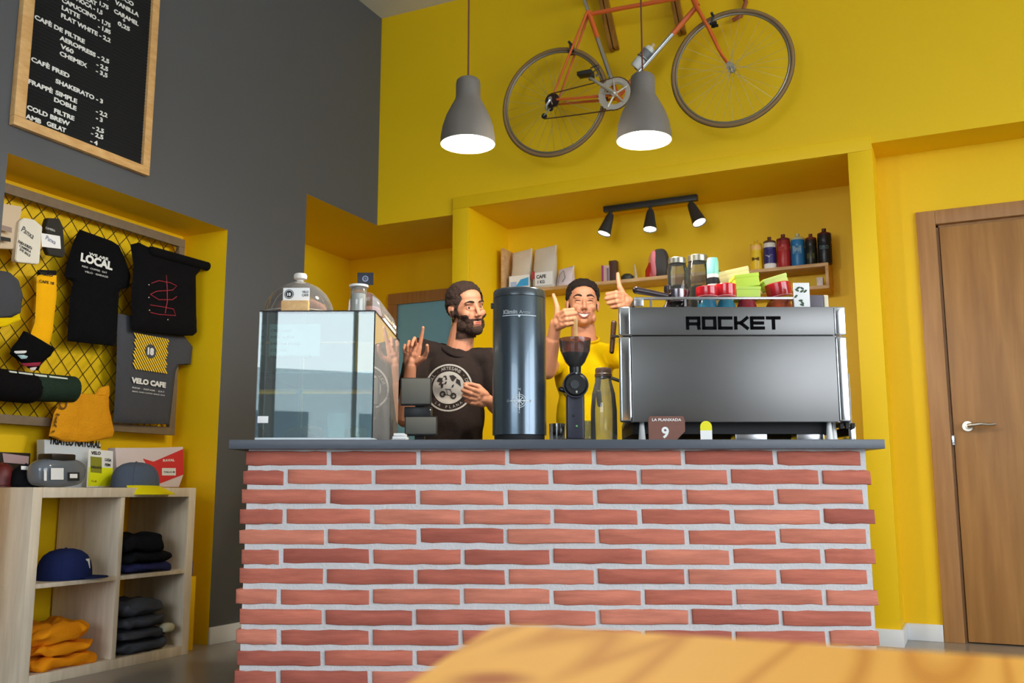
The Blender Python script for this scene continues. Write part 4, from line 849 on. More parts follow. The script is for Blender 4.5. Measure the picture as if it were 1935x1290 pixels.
def carton(name, label, cat, px, X, dep, material, deco=None, group=None):
    pl = outl(px, X); oy = sum(p[0] for p in pl) / len(pl); oz = min(p[1] for p in pl); b = B((X, oy, oz)); b.m(material); b.slab([(X, y, z) for y, z in pl], (dep, 0, 0), .003)
    if deco: deco(b)
    return tag(b.build(name), label, cat, group)
def dec(b): onx(b, XW + .0315, 'Panxa', (40, 436), (62, 452), .026, .0, INK); onx(b, XW + .0315, 'FUNDA ROBUSTA', (34, 458), (60, 472), .012, .02, INK); onx(b, XW + .0315, 'CAMERA', (36, 465), (58, 478), .010, .02, INK); onx(b, XW + .0315, 'DE BICI', (37, 472), (56, 485), .010, .02, INK)
carton('white_package', 'white card package with black print hanging on the grid, beside the black package', 'package', [(20, 492), (28, 420), (36, 413), (56, 416), (72, 430), (66, 497), (64, 500), (24, 496)], XW, .03, mat('card white', (224, 218, 204), .6), dec)
def dec(b): b.m(PAPER); b.slab([X_(x, y, XW + .031) for x, y in ((77, 440), (113, 446), (115, 470), (79, 466))], (.001, 0, 0)); onx(b, XW + .0325, 'Panxa', (86, 452), (104, 462), .02, 0, mat('blue ink', (60, 70, 120), .6)); onx(b, XW + .0325, 'CAMERA', (86, 432), (104, 438), .01, 0, WT)
carton('black_package', 'black package with a white label band hanging on the grid', 'package', [(79, 470), (78, 425), (82, 413), (104, 414), (111, 430), (115, 480), (112, 487), (84, 482)], XW, .03, mat('pack black', (24, 24, 26), .5), dec)
def dec(b): b.m(INK); b.slab([X_(x, y, XW + .0405) for x, y in ((0, 446), (20, 450), (20, 457), (0, 454))], (.001, 0, 0)); b.m(mat('grey print', (150, 130, 120), .7)); b.slab([X_(x, y, XW + .0405) for x, y in ((0, 424), (22, 430), (22, 440), (0, 434))], (.001, 0, 0))
carton('beige_package', 'beige striped package at the edge of the niche, left of the white package', 'package', [(-12, 470), (-8, 385), (34, 392), (28, 425), (20, 472)], XW - .02, .03, mat('card beige', (206, 186, 158), .7), dec)
gc = thing('grey_hat', 'dark grey cap with a yellow peak hanging on the grid', 'cap', (XW, X_(10, 550, XW).y, X_(10, 600, XW).z)); oo = (XW, X_(10, 550, XW).y, X_(10, 600, XW).z)
dr('crown', None, None, [(-40, 560), (-30, 525), (-8, 510), (14, 513), (34, 530), (43, 560), (38, 592), (20, 600), (-36, 602)], XW, .045, cloth('cap grey', (72, 74, 80)), parent=gc, org=oo, wr=.002)
dr('peak', None, None, [(-36, 600), (20, 600), (36, 592), (40, 604), (10, 618), (-20, 618)], XW + .03, .012, cloth('peak yellow', (230, 196, 10)), parent=gc, org=oo, wr=.001, rows=10)
bk = thing('folded_hat', 'black folded cap with white and red stripes, hanging below the yellow sock', 'hat', (XW, X_(65, 680, XW).y, X_(60, 700, XW).z)); oo = (XW, X_(65, 680, XW).y, X_(60, 700, XW).z)
dr('crown', None, None, [(45, 625), (60, 632), (90, 650), (104, 658), (96, 672), (80, 684), (72, 700), (58, 698), (34, 680), (18, 668), (22, 656), (34, 642)], XW, .03, cloth('black cotton', (12, 12, 14)), parent=bk, org=oo, wr=.003)
for q, (pp, cl) in enumerate(([[(24, 663), (64, 661), (58, 668), (30, 668)], (232, 234, 236)], [[(32, 670), (58, 670), (50, 678), (40, 678)], (170, 204, 214)], [[(38, 686), (78, 684), (74, 692), (48, 692)], (150, 32, 62)], [[(56, 694), (70, 693), (66, 700), (58, 700)], (226, 214, 216)])):
    dr('stripe', None, None, pp, XW + .022, .008, mat('stripe ' + str(cl), cl, .8), parent=bk, org=oo, wr=0, rows=5, cols=6)
rl = thing('tool_roll', 'dark green rolled tool pouch with white dashes, hanging low on the grid', 'pouch', (XW, X_(65, 730, XW).y, X_(65, 755, XW).z)); oo = (XW, X_(65, 730, XW).y, X_(65, 755, XW).z)
A, C2 = X_(-4, 728, XW), X_(128, 736, XW); rr_ = (X_(60, 700, XW).z - X_(60, 756, XW).z) / 2
b = B(oo); b.m(cloth('dark green', (34, 50, 40), .5, .2)).cyl((XW + .03, A.y, A.z), (XW + .03, C2.y, C2.z), rr_, rr_ * .92, n=28); b.ell((XW + .03, C2.y, C2.z), (rr_ * .9, .012, rr_ * .9)); b.build('roll', parent=rl)
b = B(oo); b.m(cloth('black nylon', (14, 13, 15))).cap((XW + .03, A.y - .05, A.z), (XW + .03, A.y + .12, A.z), rr_ * 1.06, n=28); b.build('wrap', parent=rl)
b = B(oo); b.m(mat('reflective', (220, 226, 216), .3))
for xa, xb_ in ((22, 36), (40, 66), (70, 93), (98, 132)):
    P, Q = X_(xa, 708 + (xa - 22) * .09, XW + .09), X_(xb_, 708 + (xb_ - 22) * .09, XW + .09); b.tube([(XW + .03 + rr_ * .62, P.y, A.z + rr_ * .82), (XW + .03 + rr_ * .62, Q.y, A.z + rr_ * .82)], .006, n=8)
b.build('dash', parent=rl)
# mustard bag with lettering
def dec(b): onx(b, XW + .034, 'VELOS', (112, 822), (132, 742), .04, .02, mat('brown ink', (110, 70, 10), .8))
dr('mustard_bag', 'mustard yellow cloth bag with VELO lettering, hanging from the bottom of the grid', 'bag', [(186, 732), (205, 728), (206, 770), (216, 815), (212, 826), (160, 836), (120, 834), (92, 824), (102, 780), (118, 752), (134, 742), (150, 762), (175, 755)], XW + .02, .018, cloth('mustard', (228, 156, 30), .6, .1), wr=.012, seed=11, f=12, deco=dec)
# ------------------------------------------------------------------ cube shelf
KX0, KX1, KY0, KY1, KZ = -3.792, -3.402, 2.676, 3.58, .778
ok = (-3.597, 3.13, 0); ks = thing('cube_shelf', 'pale washed oak cube shelf with four open compartments, standing in the niche', 'shelf', ok)
for nm, q in (('side_panel', (KX0, KX1, KY0, KY0 + .045, 0, KZ)), ('side_panel', (KX0, KX1, KY1 - .045, KY1, 0, KZ)), ('top_panel', (KX0, KX1 + .0008, KY0 + .0455, KY1 - .0455, KZ - .042, KZ)), ('bottom_panel', (KX0, KX1, KY0 + .0455, KY1 - .0455, 0, .042)),
              ('divider', (KX0, KX1 - .002, 3.125, 3.149, .0425, KZ - .0425)), ('shelf_board', (KX0, KX1 - .004, KY0 + .0455, 3.1245, .376, .394)), ('shelf_board', (KX0, KX1 - .004, 3.1495, KY1 - .0455, .376, .394))):
    b = B(ok); b.m(PALE).box(*q, .0015); b.build(nm, parent=ks)
XS = -3.52
def fold(label, y, z, ry, h, mt, seed, group, x=XS, rx=.115, nz=.014, name='folded_tshirt', cat='t-shirt'):
    b = B((x, y, z)); b.m(mt).pillow((x, y, z + h / 2), (rx, ry, h / 2), e=.36, nz=nz, seed=seed, n=72, k=26, f=19); return tag(b.build(name), label, cat, group)
DN = cloth('dark fleece', (26, 28, 34)); GT = cloth('grey slate cotton', (72, 76, 86)); YT = cloth('golden cotton', (236, 146, 20))
g = 'folded clothes in the cube shelf'
fold('navy and lilac folded top at the bottom of the dark pile on the shelf', 3.33, .395, .15, .044, cloth('navy lilac', (44, 48, 92), .3, .5), 1, g)
fold('black folded top in the middle of the dark pile on the shelf', 3.32, .442, .16, .045, DN, 2, g); fold('black rumpled top crowning the dark pile in the upper compartment', 3.29, .49, .13, .075, DN, 3, g, nz=.02)
for k, (lb, h) in enumerate((('slate grey folded t-shirt at the very bottom of the grey pile', .05), ('slate grey folded t-shirt second from the bottom of the grey pile', .05), ('slate grey folded t-shirt second from the top of the grey pile', .05), ('slate grey folded t-shirt on top of the grey pile', .07))):
    fold(lb, 3.33 - .006 * k, .044 + .054 * k, .155 - .01 * k, h, GT, 20 + k, g)
b = B((XS + .1, 3.45, .12)); b.m(cloth('beige label', (186, 178, 150))).pillow((XS + .10, 3.455, .135), (.03, .035, .022), e=.7, nz=.004); tag(b.build('folded_cuff'), 'beige cuff poking out of the grey pile', 'cuff')
for k, (lb, h) in enumerate((('golden yellow folded t-shirt at the bottom of the yellow pile', .048), ('golden yellow folded t-shirt in the middle of the yellow pile', .048), ('golden yellow crumpled t-shirt on top of the yellow pile', .075))):
    fold(lb, 2.91 - .01 * k, .044 + .052 * k, .165 - .012 * k, h, YT, 30 + k, g, nz=.02)
def capmesh(root, o, ry, rx, h, mt, pk=None, pdir=(1, 0), R=1.0, pl=.07, droop=0.0):
    b = B(o); b.m(mt); vs = []; n, k = 36, 10
    prof = [(1.0, 0), (1.01, .12), (.99, .35), (.93, .58), (.8, .78), (.58, .92), (.3, .99), (0, 1.0)]
    b.lathe([(r, z * h) for r, z in prof], c=(0, 0, 0), n=n, M=Matrix.Translation(o) @ Matrix.Diagonal((rx, ry, 1, 1))); b.m(mt).ell((o[0], o[1], o[2] + h), .006, n=10, k=6)
    for q in range(6):
        a = PI * q / 3 + .3; b.tube([(o[0] + rx * r * math.cos(a) * 1.004, o[1] + ry * r * math.sin(a) * 1.004, o[2] + z * h + .0005) for r, z in prof], .0012, n=5)
    b.build('crown', parent=root)
    b = B(o); b.m(pk or mt); d = Vector((pdir[0], pdir[1], 0)).normalized(); s = Vector((-d.y, d.x, 0)); rr2 = rx if abs(d.x) > .7 else ry; rs = ry if abs(d.x) > .7 else rx
    pts = []; N = 14
    top = []; 
    for i in range(N + 1):
        t = -1.15 + 2.3 * i / N; inner = Vector(o) + d * rr2 * math.cos(t) * .98 + s * rs * math.sin(t) * .98; outer = Vector(o) + d * (rr2 * math.cos(t) + pl * (1 - (t / 1.3) ** 4)) + s * rs * math.sin(t) * 1.02
        drop = -.012 * (math.sin(t) ** 2); top.append((inner + Vector((0, 0, .010)), outer + Vector((0, 0, .006 + drop * 0 - droop))))
    vs = [p for a in top for p in a] + [p - Vector((0, 0, .004)) for a in top for p in a]; m2 = 2 * (N + 1); fs = []
    for i in range(N):
        a = 2 * i; fs += [[a, a + 1, a + 3, a + 2], [m2 + a, m2 + a + 2, m2 + a + 3, m2 + a + 1], [a + 1, m2 + a + 1, m2 + a + 3, a + 3], [a, a + 2, m2 + a + 2, m2 + a]]
    b.add(vs, fs); b.build('peak', parent=root)
o_ = (-3.50, 2.935, .395); nv = thing('navy_hat', 'navy blue flat-peaked cap with a small white emblem, in the upper compartment', 'cap', o_); NV = cloth('navy twill', (30, 40, 84), .15)
capmesh(nv, o_, .115, .1, .125, NV, pdir=(.55, .83), pl=.06)
b = B(o_); b.m(WT); b.slab([(-3.412, 2.968, .438), (-3.417, 2.99, .438), (-3.424, 2.99, .478), (-3.419, 2.968, .478)], (.004, .001, 0)); b.build('emblem', parent=nv)
# on top of the shelf
z = KZ + .001
o_ = (-3.50, 3.29, z); cp = thing('grey_yellow_hat', 'slate grey cap with a bright yellow peak on top of the cube shelf', 'cap', o_); capmesh(cp, o_, .115, .095, .115, cloth('slate twill', (84, 94, 112), .15), cloth('neon peak', (232, 214, 16), .1), pdir=(1, .12), pl=.10, droop=.034)
def stand(name, label, cat, px, X, dep, cols, deco=None):
    pl = [(y, max(zz, z)) for y, zz in outl(px, X)]; b = B((X, sum(p[0] for p in pl) / len(pl), z)); b.m(cols); b.slab([(X, y, zz) for y, zz in pl], (-dep, 0, 0), .001)
    if deco: deco(b)
    return tag(b.build(name), label, cat)
def dec(b):
    X = -3.6995; onx(b, X, 'TRIATLO NATURAL', (92, 838), (190, 846), .03, .05, INK); onx(b, X, 'A14', (136, 880), (155, 882), .02, 0, INK)
stand('white_box', 'white cardboard box with black lettering, behind the clear grey bag', 'box', [(84, 925), (84, 830), (190, 838), (192, 925)], -3.70, .05, mat('glossy card', (206, 216, 226), .4), dec)
def dec(b):
    X = -3.619; b.m(mat('flyer yellow', (236, 240, 20), .5)); b.slab([X_(x, y, X) for x, y in ((166, 918), (168, 882), (213, 884), (212, 918))], (.0005, 0, 0))
    b.m(mat('olive print', (140, 140, 40), .7)); b.slab([X_(x, y, X) for x, y in ((171, 892), (171, 862), (192, 864), (192, 894))], (.0008, 0, 0)); onx(b, X, 'VELO', (172, 858), (190, 859), .014, .04, INK); onx(b, X, 'LLIGA', (198, 870), (210, 872), .012, .03, INK); onx(b, X, 'FEM', (198, 880), (208, 881), .012, .03, INK); onx(b, X + .001, 'DISSABTE', (172, 884), (192, 886), .010, .03, INK); onx(b, X, 'CLUB', (172, 910), (182, 911), .008, .02, INK)
stand('yellow_flyer', 'white and neon yellow flyer standing between the clear bag and the grey cap', 'flyer', [(164, 920), (168, 848), (214, 852), (213, 920)], -3.62, .004, PAPER, dec)
def dec(b):
    X = -3.679; b.m(mat('box red', (216, 52, 60), .45)); b.slab([X_(x, y, X) for x, y in ((270, 866), (290, 872), (346, 848), (347, 896), (300, 914), (284, 890))], (.0006, 0, 0)); b.m(PAPER); b.slab([X_(x, y, X + .001) for x, y in ((306, 884), (332, 884), (332, 898), (306, 898))], (.0006, 0, 0)); onx(b, X + .001, 'RAVAL', (308, 872), (330, 871), .012, .03, PAPER); onx(b, X + .002, 'TALLA M', (309, 893), (330, 893), .008, .02, INK)
stand('red_white_box', 'white and red cardboard box at the end of the shelf, behind the slate cap', 'box', [(222, 920), (218, 846), (290, 846), (346, 844), (347, 896), (338, 920)], -3.68, .05, mat('card pink white', (226, 214, 220), .5), dec)
o_ = (-3.50, 2.862, z); tb = thing('clear_pouch', 'clear grey plastic pouch with white stickers on the cube shelf', 'pouch', o_)
b = B(o_); b.m(mat('smoked vinyl', (112, 120, 130), .12, coat=.5, alpha=.8)).pillow((-3.50, 2.862, z + .06), (.06, .122, .06), e=.55, nz=.006, seed=14, n=40); b.build('shell', parent=tb)
b = B(o_); b.m(BLACK).pillow((-3.50, 2.862, z + .055), (.05, .1, .045), e=.5, nz=.01, seed=15); b.box(-3.55, -3.46, 2.80, 2.92, z + .105, z + .14, .008); b.build('contents', parent=tb)
b = B(o_); XX = -3.436
b.m(PAPER)
for x0, x1, y0, y1 in ((83, 88, 888, 908), (96, 120, 884, 906)): b.slab([X_(x, y, XX) for x, y in ((x0, y1), (x1, y1), (x1, y0), (x0, y0))], (.0008, 0, 0))
b.m(INK); b.slab([X_(x, y, XX) for x, y in ((128, 908), (150, 908), (150, 892), (128, 892))], (.0008, 0, 0)); b.m(PAPER); b.slab([X_(x, y, XX + .001) for x, y in ((132, 903), (146, 903), (146, 895), (132, 895))], (.0008, 0, 0)); b.build('sticker', parent=tb)
o_ = (-3.615, 2.80, z); bc = thing('black_hat', 'black cap with a white label between the dark red cap and the clear pouch', 'cap', o_); capmesh(bc, o_, .056, .055, .095, DN, pdir=(1, -.2), pl=.02)
b = B(o_); b.m(PAPER).slab([X_(x, y, -3.556) for x, y in ((40, 887), (58, 888), (58, 881), (40, 880))], (-.0008, 0, 0)); b.build('label', parent=bc)
o_ = (-3.685, 2.737, z); rc = thing('dark_red_hat', 'dark red cap at the near end of the shelf, beside the black cap', 'cap', o_); RM = mat('maroon', (96, 26, 26), .5)
capmesh(rc, o_, .058, .055, .10, RM, pdir=(1, -.8), pl=.01)
o_ = (-3.77, 2.80, z); b = B(o_); b.m(BLACK).box(-3.79, -3.745, 2.72, 2.92, z, z + .15, .004); b.m(mat('mauve card', (176, 150, 156), .5)).slab([(-3.7445, 2.79, z + .105), (-3.7445, 2.91, z + .10), (-3.7445, 2.91, z + .135), (-3.7445, 2.78, z + .145)], (.002, 0, 0)); tag(b.build('black_box'), 'black box with a mauve label behind the dark red and black caps', 'box')
# yellow board and bottle between shelf and niche edge
a, c = X_(362, 1225, -3.47), X_(386, 1086, -3.47)
b = B((-3.5, 3.66, 0)); b.m(mat('sign board yellow', (226, 180, 12), .5)).box(-3.53, -3.46, 3.60, 3.672, 0, c.z, .003); b.m(PAPER).box(-3.46, -3.459, 3.603, 3.63, c.z - .13, c.z - .01); tag(b.build('yellow_box'), 'tall narrow yellow box with a white label between the cube shelf and niche edge', 'box')
ob = (-3.49, 3.636, c.z); bt = thing('blue_spray_bottle', 'small blue bottle with a yellow and black top, on the tall narrow yellow box', 'bottle', ob)
b = B(ob); b.m(mat('royal blue', (24, 40, 170), .4)).lathe([(0, 0), (.026, 0), (.028, .006), (.028, .07), (.02, .085)], c=ob, n=24); b.build('body', parent=bt)
b = B(ob); b.m(INK).lathe([(.02, .085), (.022, .09), (.022, .10)], c=ob, n=24); b.m(mat('cap yellow', (220, 220, 80), .4)).lathe([(.022, .10), (.022, .115)], c=ob, n=24); b.m(INK).lathe([(.022, .115), (.02, .13), (0, .132)], c=ob, n=24); b.m(mat('tip red', (190, 60, 40), .5)).cyl((ob[0], ob[1], ob[2] + .13), (ob[0], ob[1], ob[2] + .165), .006); b.build('cap', parent=bt)
# ------------------------------------------------------------------ bicycle on the wall
YB_ = 5.06
def W(px, py, dy=0.0): p = Y_(px, py, YB_); p.y += dy; return p
rh, fh, bb = W(1047, 193), W(1382, 128.5), W(1167, 183)
scl, hdt = W(1112, 22), W(1306, -14); hdb = W(1317, 12)
obk = W(1215, 100); bike = thing('racing_bicycle', 'orange vintage racing bicycle mounted high on the yellow wall above the niche', 'bicycle', obk)
ORG = mat('orange frame paint', (222, 104, 44), .3, coat=.5); TYR = mat('tan brown tyre', (140, 112, 74), .7); TRD = mat('dark tyre tread', (92, 74, 52), .8); RIM = mat('worn alloy', (150, 142, 128), .4, metal=.8)
b = B(obk); b.m(ORG)
b.cyl(bb, scl, .0145); b.cyl(bb, hdb + (bb - hdb) * .02, .0155); b.cyl(scl + (bb - scl) * .03, hdt + (hdb - hdt) * .2, .0135); b.cyl(hdt, hdb, .018)
for sd in (-1, 1):
    o = Vector((0, sd * .04, 0)); b.tube([scl + o * .35, scl + (rh - scl) * .5 + o * .8, rh + o], [.008, .0075, .006], n=8); b.tube([bb + o * .8, rh + (bb - rh) * .4 + o * .8, rh + o], [.009, .0085, .007], n=8)
b.m(CHROME); a_ = scl + (bb - scl) * .32; c_ = scl + (bb - scl) * .8; b.cyl(a_, c_, .0152); a_ = hdb + (bb - hdb) * .3; c_ = hdb + (bb - hdb) * .74; b.cyl(a_, c_, .0162); b.m(ORG); b.cyl(bb - UY * .036, bb + UY * .036, .021)
b.build('frame', parent=bike)
b = B(obk); b.m(ORG); fc = hdb + (hdb - hdt).normalized() * .02; b.cap(fc - UY * .03, fc + UY * .03, .013)
for sd in (-1, 1):
    o = Vector((0, sd * .045, 0)); m_ = fc + (fh - fc) * .75 + o - UX * .012; b.tube([fc + o * .7, fc + (fh - fc) * .4 + o * .9 - UX * .002, m_, fh + o + (fc - fh) * .06 - UX * .004, fh + o], [.012, .0105, .008, .0065, .006], n=10)
b.build('fork', parent=bike)
def wheel(c, cog, axr):
    wp = B(obk); R = axr
    N = 72; wp.m(TYR); wp.tube([c + Vector((R * math.cos(2 * PI * k / N), 0, R * math.sin(2 * PI * k / N))) for k in range(N)], .0115, n=10, closed=True)
    wp.m(TRD); wp.tube([c + Vector(((R + .007) * math.cos(2 * PI * k / N), 0, (R + .007) * math.sin(2 * PI * k / N))) for k in range(N)], .0065, n=8, closed=True); w_ = wp.build('wheel', parent=bike)
    wp = B(obk); wp.m(RIM); R2 = R - .016; wp.tube([c + Vector((R2 * math.cos(2 * PI * k / N), 0, R2 * math.sin(2 * PI * k / N))) for k in range(N)], .0075, n=8, closed=True); wp.build('rim', parent=w_)
    wp = B(obk); wp.m(CHROME)
    for k in range(32):
        a = 2 * PI * k / 32; sd = 1 if k % 2 else -1; t = a + (.9 if (k // 2) % 2 else -.9)
        wp.tube([c + Vector((.02 * math.cos(t), sd * .022, .02 * math.sin(t))), c + Vector((R2 * math.cos(a), 0, R2 * math.sin(a)))], .0009, n=4)
    wp.build('spokes', parent=w_)
    wp = B(obk); wp.m(CHROME).cyl(c - UY * .05, c + UY * .05, .011); wp.cyl(c - UY * .026, c - UY * .02, .022); wp.cyl(c + UY * .026, c + UY * .02, .022); wp.cyl(c - UY * .062, c - UY * .052, .013)
    wp.cap(c - UY * .058, c + Vector((.012, -.058, -.035)), .004); wp.build('hub', parent=w_)
    return w_
RW = .333
wheel(rh, True, RW); wheel(fh, False, RW)
def ringp(b, c, r0, r1, y0, y1, n=44, teeth=0):
    vs = []; fs = []
    for y in (y0, y1):
        for r in (r0, r1):
            for k in range(n): q = r + (teeth if (r == r1 and k % 2) else 0); a = 2 * PI * k / n; vs.append(c + Vector((q * math.cos(a), y, q * math.sin(a))))
    for k in range(n):
        j = (k + 1) % n; fs += [[k, n + k, n + j, j], [2 * n + k, 2 * n + j, 3 * n + j, 3 * n + k], [n + k, 3 * n + k, 3 * n + j, n + j], [k, j, 2 * n + j, 2 * n + k]]
    b.add(vs, fs)
CH = mat('chainring alloy', (222, 216, 204), .3, metal=.7); crk = B(obk); crk.m(CH); ringp(crk, bb, .070, .098, -.052, -.047, 52, .005); ringp(crk, bb, .062, .072, -.044, -.040, 44, .003)
for k in range(5): a = 2 * PI * k / 5 + .4; crk.tube([bb + Vector((0, -.048, 0)), bb + Vector((.085 * math.cos(a), -.05, .085 * math.sin(a)))], .0065, n=8)
ped = W(1118, 152); 
crk.cap(bb - UY * .06, ped - UY * .06, .012, .009); crk.cyl(bb - UY * .04, bb - UY * .066, .018); crk.cap(bb + UY * .06, bb + (bb - ped) + UY * .06, .012, .009); cr_ = crk.build('crankset', parent=bike)
for sg_, q in ((-1, ped), (1, bb + (bb - ped))):
    b = B(obk); b.m(mat('dark pedal', (60, 60, 60), .4, metal=.6)); y = q.y + sg_ * .07; b.box(q.x - .045, q.x + .045, min(y, y + sg_ * .06), max(y, y + sg_ * .06), q.z - .012, q.z + .012, .004); b.tube([(q.x + .04, y + sg_ * .03, q.z), (q.x + .085, y + sg_ * .03, q.z + .02), (q.x + .08, y + sg_ * .03, q.z + .04), (q.x + .03, y + sg_ * .03, q.z + .03)], .0035, n=6); b.build('pedal', parent=cr_)
b = B(obk); b.m(mat('freewheel', (62, 44, 40), .5, metal=.5))
for k in range(5): r = .03 + .004 * k; b.cyl(rh + Vector((0, -.055 + .006 * k, 0)), rh + Vector((0, -.052 + .006 * k, 0)), r, n=24)
b.build('freewheel', parent=bike)
dl = W(1036, 226); b = B(obk); b.m(CHROME); b.tube([rh + Vector((0, -.06, -.01)), W(1040, 206, -.06), W(1040, 216, -.06)], .008, n=8); b.m(BLACK); b.cyl(dl - UY * .065, dl - UY * .055, .017); j = W(1048, 212); b.cyl(j - UY * .065, j - UY * .055, .016); b.m(CHROME); b.slab([dl + Vector((-.006, -.068, 0)), dl + Vector((.006, -.068, 0)), j + Vector((.006, -.068, 0)), j + Vector((-.006, -.068, 0))], (0, .002, 0)); b.build('rear_derailleur', parent=bike)
b = B(obk); b.m(mat('chain', (92, 62, 36), .5, metal=.5)); b.tube([rh + Vector((.0, -.05, .034)), bb + Vector((-.01, -.05, .097))], .0038, n=6)
b.tube([dl + Vector((0, -.06, -.017)), W(1090, 224, -.055), bb + Vector((-.02, -.05, -.096))], .0038, n=6)
b.tube([bb + Vector((.1 * math.cos(t), -.05, .1 * math.sin(t))) for t in [1.67 - 3.55 * k / 14 for k in range(15)]], .0038, n=6); b.build('chain', parent=bike)
b = B(obk); b.m(BLACK); q = W(1124, 153); b.box(q.x - .02, q.x + .012, q.y - .06, q.y - .03, q.z - .01, q.z + .03, .005); b.m(CHROME).cyl(W(1131, 146, -.03), W(1134, 142, 0), .008); b.build('front_derailleur', parent=bike)
for c, nm in ((W(1081, 91), 0), (W(1349, 38), 1)):
    b = B(obk); b.m(DGREY)
    for sd in (-1, 1): b.tube([c + Vector((.0, sd * .01, .02)), c + Vector((0, sd * .035, .0)), c + Vector((.01 * (1 if nm == 0 else -1), sd * .03, -.03))], .006, n=6)
    b.cyl(c + Vector((0, -.05, .018)), c + Vector((0, .02, .018)), .008); b.m(BLACKM)
    for sd in (-1, 1): b.box(c.x - .02, c.x + .02, c.y + sd * .018 - .005, c.y + sd * .018 + .005, c.z - .035, c.z - .02, .002)
    b.build('brake', parent=bike)
# seat post, saddle, stem and drop bar (above the picture's edge)
up = (scl - bb).normalized(); st_ = scl + up * .13; b = B(obk); b.m(CHROME).cyl(scl, st_, .013); b.build('seat_post', parent=bike)
b = B(obk); b.m(mat('saddle leather', (60, 42, 32), .5)); R0 = Matrix.Rotation(.0, 3, 'Y'); b.ell(st_ + Vector((-.03, 0, .03)), (.11, .065, .025)); b.cap(st_ + Vector((.0, 0, .035)), st_ + Vector((.15, 0, .03)), .03, .018); b.build('saddle', parent=bike)
hu = (hdt - hdb).normalized(); sm = hdt + hu * .06; se = sm + Vector((.09, 0, .01)); b = B(obk); b.m(CHROME).cyl(hdt, sm, .012); b.cap(sm, se, .014); b.build('stem', parent=bike)
hbp = B(obk); hbp.m(mat('bar tape', (150, 82, 52), .7)); drop = [W(1352, -62), W(1385, -50), W(1398, -22), W(1388, 6), W(1372, 14)]
for sd in (-1, 1): hbp.tube([se, se + Vector((0, sd * .06, 0))] + [Vector((p.x, se.y + sd * .15, p.z)) for p in (se + Vector((.03, 0, 0)),)] + [Vector((p.x, se.y + sd * .165, p.z)) for p in drop], .0125, n=10)
hbp.build('handlebar', parent=bike)
ob_ = W(1217, 106); bt = thing('bicycle_bottle', 'white and dark water bottle in the cage on the bicycle down tube', 'bottle', ob_); d = (W(1234, 84) - W(1200, 126)).normalized(); off = Vector((0, -.0, 0)); 
M = Matrix.Translation(W(1200, 128, -.0)) @ d.to_track_quat('Z', 'Y').to_matrix().to_4x4(); L = (W(1232, 88) - W(1200, 128)).length
b = B(ob_); b.m(mat('bottle white', (214, 216, 212), .4)).lathe([(0, 0), (.03, 0), (.034, .01), (.034, L * .35), (.03, L * .42), (.034, L * .5)], n=24, M=M); b.m(mat('bottle grey', (120, 124, 124), .4)).lathe([(.034, L * .5), (.034, L * .8)], n=24, M=M); b.m(mat('bottle white')if 0 else MATS['bottle white']).lathe([(.034, L * .8), (.026, L * .95), (0, L)], n=24, M=M); b.build('body', parent=bt)
b = B(ob_); b.m(mat('nozzle cream', (226, 200, 150), .5)).lathe([(.012, L * .96), (.012, L * 1.08), (.014, L * 1.1), (0, L * 1.16)], n=16, M=M); b.build('nozzle', parent=bt)
b = B(obk); b.m(BLACK); nrm = Vector((-d.z, 0, d.x))
b.tube([M @ Vector((.037 * math.cos(t), .037 * math.sin(t), L * .45)) for t in [2 * PI * k / 16 for k in range(16)]], .0025, n=6, closed=True)
for t in (-.6, .6): b.tube([M @ Vector((.0, .0, -.004)), M @ Vector((.037 * math.cos(t), .037 * math.sin(t), 0.0)), M @ Vector((.037 * math.cos(t), .037 * math.sin(t), L * .45))], .0025, n=6)
b.build('bottle_cage', parent=bike)
# wooden hanger boards behind the frame
HW = wood('hanger wood', (176, 124, 38), (140, 92, 26), scale=(8, 8, 1), wscale=1.4, rough=.6)
def hanger(top, bot, wpx, label):
    A, C2 = Y_(*top, 5.19), Y_(*bot, 5.19); d_ = (C2 - A).normalized(); n_ = Vector((d_.z, 0, -d_.x)); w_ = wpx / F * 2.9
    o_ = (A + C2) / 2; o_.y = 5.24; t = thing('wall_hanger', label, 'hanger', o_, None, 'bicycle wall hangers')
    for s_ in (-1, 1):
        b = B(o_); b.m(HW); c0 = n_ * s_ * w_ * .62; b.slab([A + c0 - n_ * w_ * .5, A + c0 + n_ * w_ * .5, C2 + c0 + n_ * w_ * .5, C2 + c0 - n_ * w_ * .5], (0, .057, 0), .004); b.build('board', parent=t)
hanger((1132, -30), (1158, 90), 15, 'pair of wooden boards holding the bicycle, beside the seat tube')
hanger((1268, -30), (1286, 60), 13, 'pair of wooden boards holding the bicycle, beside the down tube and head tube')

# ------------------------------------------------------------------ shelves at the back of the niche
YS = 5.62
sa, sb_ = Y_(951, 553, YS), Y_(1100, 539, YS); zsh = (Y_(951, 549, YS).z + Y_(1100, 536, YS).z) / 2
zside = Y_(953, 468, YS).z
ol = ((sa.x + sb_.x) / 2, NB, zsh); sl = thing('wall_shelf', 'light wooden wall shelf with a raised end panel, holding bags of coffee', 'shelf', ol, None, 'niche wall shelves')
xe = Y_(1500, 575, YS).x
b = B(ol); b.m(SHELFW).box(sa.x, -1.28, YS, NB, zsh - .022, zsh, .002); b.build('board', parent=sl)
b = B(ol); b.m(SHELFW).box(sa.x - .018, sa.x, YS, NB, zsh - .05, zside, .002); b.build('end_panel', parent=sl)
